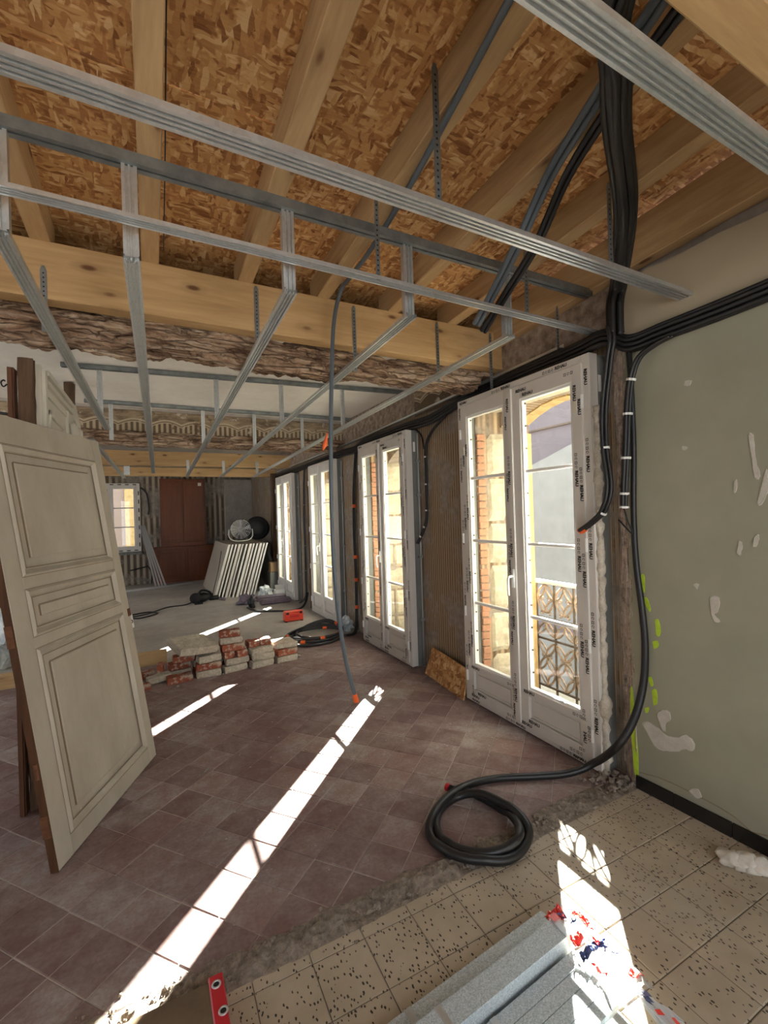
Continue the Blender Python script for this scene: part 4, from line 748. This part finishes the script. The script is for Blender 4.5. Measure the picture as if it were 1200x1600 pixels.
tube_obj('wall_hook', [(-.674, 3.08, 2.34), (-.69, 3.08, 2.325), (-.70, 3.08, 2.345), (-.69, 3.08, 2.36), (-.682, 3.08, 2.355)], .004, 'black', None, 6, 'small curled black hook on the brown door jamb', 'hook')
tube_obj('thin_cable', [(-.676, 3.1, 2.18), (-.80, 3.1, 2.195), (-1.07, 3.15, 2.22)], .008, 'cable', None, 6, 'black cable reaching the brown door jamb', 'wire')
# white panelled partition running away behind the door
pt = thing('panelled_partition', 'white painted panelled partition with a carved pilaster beyond the dark post', 'partition', (-.57, 4.0, 0))
tp = lambda y: 2.49+.025*(y-3.1); PX = -.54
mb = MB(); mb.add([(x, y, z) for x in (PX-.05, PX-.01) for y, z in ((3.215, 0), (4.87, 0), (4.87, 2.46), (4.62, 2.585), (4.28, tp(4.28)), (3.215, tp(3.2)))], [(0, 1, 2, 3, 4, 5), (6, 7, 8, 9, 10, 11)]+[(i, (i+1) % 6, 6+(i+1) % 6, 6+i) for i in range(6)]); mb.build('body', 'panel_white', pt)
MB().box(PX-.015, PX+.01, 3.23, 3.30, 0, tp(3.2)-.01).build('stile', 'panel_white', pt, bevel=.004); MB().box(PX-.05, PX-.005, 3.197, 3.215, 0, 2.50).build('edge_strip', 'sticker', pt)
for z in (0, .04, .09): mb = MB(); mb.add([(x, y, tp(y)-.03-z*1.3+k) for x in (PX-.01, PX+.018-z*.15) for y in (3.30, 4.30) for k in (0, .03)], [(0, 1, 3, 2), (4, 6, 7, 5), (0, 4, 5, 1), (2, 3, 7, 6), (0, 2, 6, 4), (1, 5, 7, 3)]); mb.build('cornice', 'panel_white', pt)
pnl = MB().box(PX-.012, PX, 3.38, 3.87, .9, 2.24).build('panel', 'panel_white', pt, bevel=.004)
for a, b in ((3.35, 3.38), (3.87, 3.90)): MB().box(PX-.012, PX+.012, a, b, .88, 2.27).build('moulding', 'panel_white', pnl, bevel=.004)
MB().box(PX-.012, PX+.012, 3.35, 3.90, 2.24, 2.27).build('moulding', 'panel_white', pnl, bevel=.004)
pil = MB().box(PX-.012, PX+.008, 4.04, 4.55, 0, 2.415).build('pilaster', 'panel_white', pt, bevel=.003)
for k in range(5): MB().tube([(PX+.008, 4.12+k*.088, .1), (PX+.008, 4.12+k*.088, 2.115)], .026, 8).build('flute', 'panel_white', pil, True)
cp = MB(); blob(cp, (PX+.02, 4.19, 2.265), (.028, .10, .11), 4, .5); blob(cp, (PX+.02, 4.41, 2.255), (.028, .10, .11), 9, .5); cp.build('carved_capital', 'panel_white', pil, True)
bp = MB().box(-4.1, -.9, 7.6, 7.7, 0, 2.35).build('wooden_screen', 'brown_z'); tag(bp, 'dark brown boarded screen in the back room beyond the posts', 'screen')
# ------------------------------------------------------------------ threshold board, offcut, plaster lump
tag(MB().box(-1.75, .11, 5.50, 5.56, 0, .145).build('threshold_board', 'pine_x', bevel=.004), 'pale board on edge at the step behind the brick heap and the leaning door', 'board')
a0, a1 = onz(664, 1052), onz(724, 1095); ofx = MB(); u_ = (a1-a0).normalized(); nn = Vector((u_.y, -u_.x, 0)); nn = nn if nn.x > 0 else -nn
c0, c1 = a0+Vector((.0, 0, 0)), a1; t0 = c0+Vector((.085, -.02, .245)); t1_ = c1+Vector((.085, .05, .225)); th_ = Vector((.014, 0, .002))
ofx.add([c0, c1, t1_, t0, c0+th_, c1+th_, t1_+th_, t0+th_], [(0, 1, 2, 3), (4, 7, 6, 5), (0, 4, 5, 1), (1, 5, 6, 2), (2, 6, 7, 3), (3, 7, 4, 0)]); tag(ofx.build('strand_board_offcut', 'osb_cut'), 'strand board offcut leaning on the wall between the first two windows', 'board')
mb = MB()
for k in range(6): blob(mb, (2.22+.018*k+random.uniform(-.02, .02), 1.06-.03*k, .022), (.052, .045, .03), k, .28, 3, 4)
tag(mb.build('plaster_lump', 'plaster_lump', smooth=True), 'lump of pale plaster rubble by the black tile skirting', 'rubble')
for (px_, py_), a_r, lb in (((322, 1205), .9, 'small bent metal clip on the clay tiles by the foot of the leaning door'), ((285, 1130), .2, 'small bent metal clip lying in the sunbeam near the leaning door')):
    c = onz(px_, py_); d_ = Vector((cos(a_r), sin(a_r), 0)); tag(MB().tube([c+d_*.035+Vector((0, 0, .012)), c+d_*.02+Vector((0, 0, .004)), c-d_*.02+Vector((0, 0, .004)), c-d_*.03+Vector((.008, 0, .010))], .004, 6).build('metal_clip', 'lead_grey'), lb, 'clip')
# ------------------------------------------------------------------ brick heap
random.seed(21)
BL = {'red': 'reddish reclaimed brick with bare clay faces in the heap on the clay tiles', 'mortar': 'mortar-caked reclaimed brick in the heap on the clay tiles'}
def brick(x, y, z, rz, kind, L=.235, W=.12, H_=.064, rx=0., ry=0., label=None):
    bm = bmesh.new(); bmesh.ops.create_cube(bm, size=1.); bmesh.ops.subdivide_edges(bm, edges=list(bm.edges), cuts=2, use_grid_fill=True); s_ = random.random()*50
    for v in bm.verts:
        c = Vector((v.co.x*L, v.co.y*W, v.co.z*H_)); ext = (abs(v.co.x) > .49)+(abs(v.co.y) > .49)+(abs(v.co.z) > .49)
        c *= (.955 if ext == 3 else .985 if ext == 2 else 1.); c += Vector((nz(c, 14, s_), nz(c, 14, s_+7), nz(c, 14, s_+3)))*.006; v.co = c
    me = bpy.data.meshes.new('brick'); bm.to_mesh(me); bm.free(); me.materials.append(MATS['brick_red' if kind == 'red' else 'brick_mortar'])
    o = bpy.data.objects.new('brick', me); COL.objects.link(o); o.rotation_euler = (rx, ry, rz); o.location = (x, y, z+H_/2)
    return tag(o, label or BL[kind], 'brick', None if label else ('bare red bricks in the heap' if kind == 'red' else 'mortar-caked bricks in the heap'))
h_ = .0685
for x, y, l, rz, k, L_ in ((1.27, 4.86, 0, .08, 'mortar', .235), (1.275, 4.865, 1, .12, 'red', .235), (1.26, 5.04, 0, .0, 'mortar', .235), (1.27, 5.05, 1, .05, 'red', .235),
        (1.0, 4.87, 0, .03, 'mortar', .235), (1.01, 4.88, 1, .08, 'mortar', .235), (.99, 4.88, 2, .14, 'mortar', .235), (1.06, 4.90, 3, .05, 'red', .11), (.92, 4.90, 3, .22, 'red', .12), (1.0, 5.05, 0, .04, 'red', .235), (1.0, 5.05, 1, -.04, 'mortar', .235), (1.0, 5.06, 2, -.04, 'red', .235),
        (.73, 4.86, 0, .10, 'mortar', .235), (.735, 4.87, 1, .14, 'mortar', .235), (.665, 4.88, 2, .05, 'red', .10), (.80, 4.89, 2, .16, 'red', .11), (.72, 4.90, 3, -.04, 'red', .225), (.71, 4.93, 4, -.05, 'mortar', .22), (.70, 4.94, 5, -.06, 'red', .21), (.73, 5.04, 0, .0, 'red', .235), (.73, 5.05, 1, .05, 'mortar', .235), (.73, 5.06, 2, .0, 'red', .235), (.73, 5.07, 3, .05, 'red', .235),
        (.46, 4.84, 0, .03, 'mortar', .235), (.46, 4.86, 1, .16, 'red', .235), (.47, 4.87, 2, .10, 'mortar', .22), (.46, 5.03, 0, .0, 'red', .235), (.46, 5.04, 1, .0, 'mortar', .235), (.46, 5.05, 2, .05, 'red', .235),
        (.20, 4.80, 0, .22, 'red', .23), (.205, 5.00, 0, .04, 'mortar', .20), (.21, 5.01, 1, .10, 'red', .20), (.25, 5.02, 2, .0, 'red', .20)):
    brick(x+random.uniform(-.012, .012), y+random.uniform(-.025, .02), l*h_, rz+random.uniform(-.13, .13), k, L_, label=('bare red ' if k == 'red' else 'mortar-caked ')+('half brick' if L_ < .15 else 'brick')+', '+('bottom', 'second', 'third', 'fourth', 'fifth', 'top')[l]+' course of '+('the slab-topped end stack' if x > 1.2 else 'the stack next to the slab-topped one' if x > .87 else 'the tallest stack' if x > .6 else 'the stack under the tilted slab' if x > .4 else 'the door-end stack')+(', back row' if y > 4.98 else (', window side' if x in (1.06, .80) else ', door side') if L_ < .15 else ', front row'))['group'] = 'bricks in the heap'
brick(1.26, 4.95, 2*h_+.008, .12, 'mortar', .25, .24, .05, .02, .04, 'broad mortar-faced slab lying on top at the window end of the brick heap')
brick(.335, 4.92, 3*h_+.065, .42, 'mortar', .40, .31, .075, .24, .13, 'large mortar-covered slab tilted across the top of the brick heap')
brick(.02, 4.90, .015, .28, 'mortar', .21, .10, .055, .06, -.05, 'long mortar-caked brick slanting at the door end of the heap')
brick(.045, 5.085, .0, 1.45, 'red', .17, .06, .12, .0, .0, 'split red brick standing on edge in the heap')
brick(-.11, 5.10, .0, .1, 'red', .18, .12, .06, 0, 0, 'red brick with grey top beside the pale board')
brick(-.13, 4.76, 0, .2, 'red', .16, .10, .05, label='lone red brick piece nearest the leaning door')
mb = MB()
for k in range(4): blob(mb, (-.245+.03*k, 4.92+.02*(k % 2), .045), (.035, .04, .046), k+3, .6, 2, 5)
tag(mb.build('rubble_lump', 'brick_red'), 'dark crumbled brick lump at the door end of the heap', 'rubble')
for x, y, s_ in ((1.42, 4.90, .02), (.60, 4.78, .012), (1.18, 4.70, .01), (.18, 4.66, .014)):
    tag(blob(MB(), (x, y, s_*.6), (s_, s_, s_*.7), x*9, .5, 1).build('mortar_crumb', 'chip'), 'pale mortar crumb lying in front of the brick heap', 'crumb', 'mortar crumbs by the heap')
# ------------------------------------------------------------------ stuff near the far windows
rc_ = thing('tool_case', 'bright red-orange plastic tool case on the far screed', 'case', (1.85, 6.62, 0)); MB().box(1.71, 1.99, 6.55, 6.69, .012, .13).build('body', 'red_case', rc_, bevel=.012); MB().box(1.715, 1.985, 6.555, 6.685, .13, .152).build('lid', 'red_case', rc_, bevel=.008); MB().box(1.78, 1.92, 6.535, 6.55, .07, .10).build('grip', 'level_red', rc_, bevel=.004)
for x in (1.75, 1.95): MB().box(x-.018, x+.018, 6.545, 6.552, .115, .145).build('latch', 'black', rc_)
for x in (1.73, 1.97): MB().box(x-.015, x+.015, 6.56, 6.68, 0, .013).build('foot', 'black', rc_)
tl = thing('power_tool', 'black corded power tool lying before the plasterboard stack', 'tool', (.9, 9.04, 0)); MB().lathe([(.05, 0), (.085, .02), (.09, .12), (.06, .20), (.045, .24)], (.72, 9.02, .10), (1, .1, .05)).build('motor', 'black', tl, True); MB().lathe([(.03, 0), (.045, .02), (.045, .16), (.03, .18)], (.92, 9.04, .07), (1, -.1, 0)).build('gear_head', 'black', tl, True)
MB().tube(bez([(.72, 8.96, .16), (.78, 8.94, .24), (.90, 8.96, .22), (.98, 9.0, .13)]), .022, 8).build('handle', 'black', tl, True); MB().lathe([(.02, 0), (.10, .004), (.10, .012), (.02, .016)], (.68, 8.94, .11), (.1, 1, .1)).build('guard', 'black', tl); MB().tube([(1.08, 9.02, .05), (1.22, 8.99, .03)], .028, 8).build('nozzle', 'purple_pack', tl, True); MB().box(.66, .80, 8.88, 9.12, 0, .03).build('base_plate', 'black', tl)
MB().tube(bez([(.70, 9.04, .06), (.5, 8.95, .01), (.2, 8.9, .01), (-.1, 8.5, .01), (-.35, 8.35, .01), (-.2, 8.2, .01), (.05, 8.45, .01), (-.1, 8.65, .012), (-.4, 8.5, .012), (-.55, 8.3, .01)]), .012, 6).build('power_cord', 'cable', tl, True)
# plasterboard stack
for k in range(12):
    th = .016 if k % 3 else .032; x = 1.04+k*.066; yb = 9.32-.012*k+random.uniform(-.03, .03); ln = 2.05; sh = .30; y1_ = min(yb+ln, 11.6)
    o = thing('plasterboard', ['brown-faced outermost plasterboard of the leaning stack', ('second third fourth fifth sixth seventh eighth ninth tenth eleventh twelfth'.split()[max(0, k-1)])+' plasterboard of the stack counted from the brown-faced outer one', 'plasterboard at the window side of the leaning stack'][0 if k == 0 else 2 if k == 11 else 1], 'board', (x, yb, 0), 'leaning plasterboards' if 0 < k < 11 else None)
    def sl(mb, t0_, t1__, ya, yc): return mb.add([(x+t+(sh if z else 0), y, 1.04*z) for t in (t0_, t1__) for y in (ya, yc) for z in (0, 1)], [(0, 1, 3, 2), (4, 6, 7, 5), (0, 4, 5, 1), (2, 3, 7, 6), (0, 2, 6, 4), (1, 5, 7, 3)])
    sl(MB(), 0, th+.016, yb+.004, y1_).build('core', 'board_face', o); sl(MB(), .001, th+.015, yb, yb+.004).build('cut_edge', 'board_edge', o)
tube_obj('thin_cable', [(1.24, 9.6, .90), (1.16, 9.4, .60), (1.04, 9.26, .2), (1.0, 9.22, .03)], .008, 'cable', None, 6, 'thin cord hanging down the face of the plasterboard stack', 'wire')
def ringfan(c, r, label, dark):
    t = thing('drum_fan', label, 'fan', (c[0], c[1], c[2]-r-.03)); c = Vector(c); ax = Vector((-.18, -1, .06)).normalized(); mt_ = 'black' if dark else 'alu_strip'
    mb = MB(); mb.lathe([(r*.96, -.10), (r, -.10), (r, .10), (r*.96, .10)], c-ax*.0, ax, 28); sh_ = MB(); seg = 28; u = ax.orthogonal().normalized(); b = ax.cross(u); vs = []; fs = []
    for rr, hh in ((r, -.10), (r, .10), (r*.95, .10), (r*.95, -.10)):
        for k in range(seg): a = 2*pi*k/seg; vs.append(c+ax*hh+u*cos(a)*rr+b*sin(a)*rr)
    for i in range(4):
        for k in range(seg): k2 = (k+1) % seg; j = (i+1) % 4; fs.append((i*seg+k, i*seg+k2, j*seg+k2, j*seg+k))
    sh_.add(vs, fs).build('housing', 'black', t, True); g_ = MB()
    for q_ in (.25, .45, .62, .78, .92): g_.torus(c+ax*.105, ax, r*q_, .004, 24, 5)
    for k in range(16): a = 2*pi*k/16; d = u*cos(a)+b*sin(a); g_.tube([c+ax*.105+d*r*.12, c+ax*.10+d*r*.97], .0035, 5)
    g_.build('grille', mt_, t); MB().lathe([(r*.13, -.02), (r*.13, .03), (r*.06, .05)], c+ax*.06, ax, 14).build('hub', mt_, t, True)
    for k in range(5):
        a = 2*pi*k/5; d = u*cos(a)+b*sin(a); s_ = ax.cross(d); MB().add([c+d*r*.12+s_*r*.06, c+d*r*.85+s_*r*.28+ax*.04, c+d*r*.88-s_*r*.05-ax*.03, c+d*r*.12-s_*r*.06-ax*.02], [(0, 1, 2, 3)]).build('blade', mt_, t)
    MB().tube(bez([c-u*0+Vector((-r-.02, 0, .0)), c+Vector((-r-.02, 0, -r*.7)), c+Vector((-r*.6, 0, -r-.02)), c+Vector((r*.6, 0, -r-.02)), c+Vector((r+.02, 0, -r*.7)), c+Vector((r+.02, 0, 0))]), .012, 8).build('stand', 'white_carton' if not dark else 'black', t, True); return t
ringfan((1.66, 9.75, 1.325), .215, 'grey drum fan standing on top of the plasterboard stack', False)
dr = thing('black_drum', 'dark black drum behind the fan on the plasterboard stack', 'drum', (2.13, 10.2, 1.06)); MB().lathe([(.05, -.14), (.25, -.14), (.262, -.10), (.262, .10), (.25, .14), (.05, .14)], (2.10, 10.2, 1.325), (-.25, -1, .05), 26).build('shell', 'black', dr, True); MB().torus((2.07, 10.05, 1.33), (-.25, -1, .05), .20, .012, 24, 6).build('rim', 'black', dr)
tag(blob(MB(), (2.29, 10.4, .50), (.13, .45, .51), 5, .2, 3).build('tarpaulin', 'lead_grey', smooth=True), 'crumpled grey tarpaulin heaped between the plasterboard and the far street window', 'tarpaulin')
tag(blob(MB(), (1.93, 8.86, .11), (.12, .10, .12), 2, .5, 3, 5).build('plastic_bag', 'bag_film'), 'crumpled pale blue plastic bag by the far street window', 'bag')
cb = thing('carton', 'white carton with an open flap by the far street window', 'box', (2.12, 8.75, 0)); MB().box(2.09, 2.27, 8.66, 8.82, 0, .15).build('body', 'white_carton', cb); MB().add([(2.09, 8.66, .15), (2.27, 8.66, .15), (2.22, 8.60, .26), (2.06, 8.60, .26), (2.09, 8.664, .15), (2.27, 8.664, .15), (2.22, 8.604, .26), (2.06, 8.604, .26)], [(0, 1, 2, 3), (7, 6, 5, 4), (0, 4, 5, 1), (1, 5, 6, 2), (2, 6, 7, 3), (3, 7, 4, 0)]).build('flap', 'white_carton', cb)
tag(MB().box(2.17, 2.39, 9.36, 9.54, .42, .62).build('carton', 'carton', bevel=.005), 'brown striped carton on the dark box behind the white carton', 'box')
tag(MB().box(2.15, 2.41, 9.34, 9.58, 0, .42).build('storage_box', 'side_grey', bevel=.01), 'dark grey box under the brown striped carton', 'box')
for k, (x, y, l) in enumerate(((1.95, 8.5, 'long purple-grey sack lying under the white carton'), (1.95, 8.12, 'long purple-grey packet lying nearest the red case'))):
    tag(MB().box(x-.28, x+.28, y-.06, y+.06, 0, .10).build('packet', 'purple_pack', bevel=.025), l, 'packet')
tag(blob(MB(), (1.51, 8.42, .07), (.13, .12, .09), 7, .6, 3, 5).build('plastic_bag', 'purple_pack'), 'knotted dark striped bag at the end of the long sack', 'bag')
tag(blob(MB(), (1.50, 8.0, .08), (.06, .10, .10), 8, .5, 2, 5).build('tool_bag', 'black'), 'small black cloth bundle at the end of the purple packet', 'bag')
tag(blob(MB(), (2.31, 5.66, .07), (.08, .08, .09), 9, .6, 3, 5).build('plastic_bag', 'bag_film'), 'crumpled white bag in the corner behind the hanging conduit', 'bag')
tag(blob(MB(), (-1.52, 6.3, .32), (.28, .22, .34), 12, .45, 3, 4).build('plastic_bag', 'bag_film'), 'large grey rubbish bag seen past the hinge edge of the leaning door', 'bag')
# leaning profiles and long rail at the far wall
for k in range(4): channel('loose_profile', (.05+.068*k, 11.95-.045*k, .0), (-.245+.026*k, 12.44-.04*k, 1.45), 'pale steel profile leaning on the far end wall, '+('hard by the small window', 'second from the small window', 'third from the small window', 'nearest the cupboard')[k], 'leaning steel profiles', w_=.038, h=.022, up=(0, -1, .3), mat='alu_strip', ribs=1, cat='rail')
channel('loose_profile', (-.75, 11.38, .0), (.86, 11.86, .0), 'pale steel profile lying on the screed before the far end wall', w_=.05, h=.04, mat='alu_strip', ribs=1)
# red-brown cupboard built against the far wall
cu = thing('cupboard', 'tall red-brown panelled cupboard against the far end wall', 'cupboard', (.8, 12.45, 0)); MB().box(.03, 1.60, 12.42, 12.6, .06, .86).build('lower_case', 'cupboard', cu, bevel=.004); MB().box(.01, 1.62, 12.40, 12.6, 0, .07).build('plinth', 'cupboard', cu); MB().box(0, 1.63, 12.38, 12.6, .86, .90).build('ledge', 'cupboard', cu, bevel=.008); MB().box(.20, 1.24, 12.45, 12.6, .90, 2.60).build('upper_case', 'cupboard', cu, bevel=.004); MB().box(.20, 1.24, 12.43, 12.45, .90, .98).build('rail', 'cupboard', cu)
for a, b in ((.24, .71), (.73, 1.20)):
    d_ = MB().box(a, b, 12.430, 12.45, 1.0, 2.55).build('door', 'cupboard', cu, bevel=.003)
    for c, d in ((1.08, 2.47),):
        MB().box(a+.05, b-.05, 12.424, 12.43, c, c+.03).build('moulding', 'cupboard', d_); MB().box(a+.05, b-.05, 12.424, 12.43, d-.03, d).build('moulding', 'cupboard', d_); MB().box(a+.05, a+.08, 12.424, 12.43, c, d).build('moulding', 'cupboard', d_); MB().box(b-.08, b-.05, 12.424, 12.43, c, d).build('moulding', 'cupboard', d_)
for a, b in ((.09, .80), (.84, 1.54)):
    d_ = MB().box(a, b, 12.402, 12.42, .12, .82).build('door', 'cupboard', cu, bevel=.003); MB().box(a+.06, b-.06, 12.394, 12.402, .20, .74).build('raised_field', 'cupboard', d_, bevel=.004)
MB().box(1.08, 1.16, 12.42, 12.432, 2.42, 2.50).build('latch_plate', 'sticker', cu)
tag(MB().box(1.75, 2.45, 12.52, 12.598, 1.1, 2.6).build('dark_board', 'plaster_grey', bevel=.003), 'dull grey board fixed on the far end wall behind the drum', 'board')
post(2.30, 2.42, 9.62, 9.74, 0, 2.5, 'weathered timber post beside the window farthest along the street wall', 14)
post(2.36, 2.44, 7.30, 7.38, 0, 2.375, 'narrow weathered timber stud between the last two street windows', 17)
tube_obj('wall_cable', [(-.22, 12.57, 2.38), (-.10, 12.56, 2.25), (-.05, 12.56, 1.9), (-.07, 12.56, 1.72)], .02, 'cable', None, 6, 'black cable curling down the far end wall beside the small window', 'cables')
tube_obj('wall_cable', [(-.5, 12.55, .36), (-.2, 12.55, .42), (-.1, 12.54, .42), (-.03, 12.5, .25), (-.04, 12.42, .016)], .016, 'cable', None, 6, 'black cable sagging along the far end wall below the small window', 'cables')
# ------------------------------------------------------------------ steel profiles in the foreground
fd = Vector((-.80, -.085-.0, 0)); a_ = Vector((1.278, 1.263, 0)); b_ = Vector((.577, 1.213, 0)); fd = (b_-a_).normalized(); sdv = Vector((fd.y, -fd.x, 0)); sdv = sdv if sdv.y < 0 else -sdv
def stud(i, s0, end, w_, h, z, label, group, mat='galv_blue', open_up=True, L=1.02):
    p0 = a_+fd*end+sdv*s0; p1 = p0+fd*L; mb = MB(); hw_ = w_/2; t = .0015; lip = .006
    poly = [(-hw_, 0), (hw_, 0), (hw_, h), (hw_-lip, h), (hw_-lip, h-t), (hw_-t, h-t), (hw_-t, t), (-hw_+t, t), (-hw_+t, h-t), (-hw_+lip, h-t), (-hw_+lip, h), (-hw_, h)]
    if not open_up: poly = [(u, h-v) for u, v in poly][::-1]
    n = len(poly); vs = [Vector((p.x, p.y, z))+sdv*u+Vector((0, 0, v)) for p in (p0, p1) for u, v in poly]; mb.add(vs, [(k, (k+1) % n, n+(k+1) % n, n+k) for k in range(n)])
    root = thing('steel_stud', label, 'profile', (p0.x, p0.y, z), group); mb.build('channel', mat, root)
    return root, p0, fd
LS = 'galvanised stud in the floor pack, '
def strip_on(root, at, s0, w_, z, mat='alu_strip'):
    c = a_+fd*at+sdv*s0; MB().obox((c.x, c.y, z+.0008), fd*.011, sdv*(w_/2+.001), Vector((0, 0, .0008))).build('joining_strip', mat, root)
r0 = stud(0, .036, 0, .070, .045, 0, LS+'upturned one next to the red clay tiles', None, open_up=False)[0]; strip_on(r0, .62, .036, .07, .045)
r1 = stud(1, .112, .02, .072, .085, 0, LS+'taller one with a smooth dark side', None, open_up=False)[0]; strip_on(r1, .56, .112, .072, .085)
for k in range(4):
    rr = stud(2+k, .185+k*.046, .03+.012*k, .044, .045, 0, LS+'narrow one, '+('first', 'second', 'third', 'fourth')[k]+' beyond the tall stud, under the film', 'row of narrow studs', open_up=False)[0]; strip_on(rr, .42, .185+k*.046, .044, .045)
stud(6, .39, .10, .05, .062, 0, LS+'edge one beside the torn film end', None, mat='galv', open_up=False)
stud(7, .45, .16, .05, .045, 0, LS+'open channel farthest from the red clay tiles', None, mat='galv_dark', open_up=True)
stud(8, .50, .12, .045, .03, 0, LS+'low blue-grey one at the outer side', None, open_up=False)
# torn printed film on the studs
pf = thing('packing_film', 'torn clear packing film printed red and navy on the stud ends', 'film', (1.34, 1.05, .06)); o_ = Vector((1.345, 1.215, 0)); e_ = (Vector((1.33, .89, 0))-o_).normalized(); s2 = Vector((e_.y, -e_.x, 0)); s2 = s2 if s2.x < 0 else -s2
def fp(u, v): # u along film 0..1, v across 0..1
    p = o_+e_*(u*.34)+s2*((v-.25)*.135); q2 = Vector((p.x, p.y, 0))-a_; s_q, t_q = q2.dot(sdv), q2.dot(fd); base = (.085 if .066 < s_q < .158 and t_q > .006 else .062 if .36 < s_q < .42 and t_q > .09 else .045)+.005; z = .066+.020*nz((u*3, v*2.5, 0), 2.2, 4)+.022*sin(pi*v)*(.6+.4*sin(7*u))+(.03 if u < .12 else 0)*0; return Vector((p.x, p.y, max(base, z+.006*nz((u*12, v*9, 1), 1.3, 2))))
grid_surf(MB(), fp, 34, 16).build('film', 'film_clear', pf, True)
def patch(u0, u1, v0, v1, mat, nm='print_patch', tilt=0.):
    n, k = 8, 6; mb = MB(); grid_surf(mb, lambda a, b: fp(u0+(u1-u0)*a, v0+(v1-v0)*b+tilt*a)+Vector((0, 0, .004)), n*2, k*2); mb.build(nm, mat, pf)
patch(.01, .16, .50, .99, 'film_red'); patch(.46, .53, .05, .95, 'film_navy', tilt=.04); patch(.12, .34, .10, .30, 'film_red', tilt=.05); patch(.34, .42, .60, .92, 'film_red'); patch(.80, .90, .15, .40, 'film_red', tilt=-.1); patch(.42, .50, .30, .42, 'film_red'); patch(.55, .75, .80, .86, 'film_red')
def film_text(body, u0, v0, hgt, mat, su=1., flip=False):
    vs, fs, wd = text_mesh(body); mb = MB(); mb.add([fp(u0+x*hgt*su, v0+(1 if not flip else -1)*y*hgt*2.6)+Vector((0, 0, .0065)) for x, y in vs], fs); mb.build('film_lettering', mat, pf)
film_text('Big', .10, .42, .13, 'film_navy'); film_text('Mat', .16, .08, .09, 'film_red'); film_text('Big', .52, .10, .12, 'film_navy')
mb = MB(); c = Vector((1.325, .86, .035))
for k in range(14): a = k*.45; d = Vector((cos(a)*.03, -.05-.02*random.random(), sin(a)*.02)); mb.add([c+Vector((random.uniform(-.02, .02), .06, .02*random.random())), c+d*.6+Vector((.01, 0, .012)), c+d*1.3, c+d*.7-Vector((.012, 0, -.004))], [(0, 1, 2, 3)])
mb.build('torn_end', 'film_clear', pf); mb = MB()
for k in range(9): d = Vector((random.uniform(-.02, .03), random.uniform(-.07, .0), random.uniform(-.01, .02))); mb.add([c+d, c+d+Vector((.012, -.01, .004)), c+d+Vector((.006, -.03, .008)), c+d+Vector((-.006, -.016, .002))], [(0, 1, 2, 3)])
mb.build('torn_end', 'film_red', pf); mb = MB()
for k in range(6): d = Vector((random.uniform(-.02, .01), random.uniform(.0, .06), random.uniform(.0, .02))); mb.add([c+d, c+d+Vector((.010, -.012, .004)), c+d+Vector((.004, -.034, .008)), c+d+Vector((-.008, -.016, .002))], [(0, 1, 2, 3)])
mb.build('torn_end', 'film_navy', pf)
# ------------------------------------------------------------------ scaffold plank at the frame edge
lv = thing('scaffold_plank', 'weathered wooden plank with a red steel end bar lying over the tile joint', 'plank', (-.4, 1.42, 0)); PY0, PY1, PZ = 1.20, 1.592, .058
MB().box(-1.3, .127, PY0, PY1, .004, PZ).build('deck', 'level_body', lv, bevel=.002)
eb = MB().box(.125, .170, PY0-.02, PY1+.012, 0, PZ+.006).build('end_bar', 'level_red', lv, bevel=.004)
for px_, py_ in ((338, 1538), (349, 1579)):
    c = onz(px_, py_, PZ+.0065); MB().torus((c.x, c.y, PZ+.0065), (0, 0, 1), .012, .0035, 18, 6).build('eyelet', 'alu_strip', eb, True); MB().lathe([(.010, 0), (.010, .0012)], (c.x, c.y, PZ+.006), (0, 0, 1), 14).build('hole', 'black', eb)
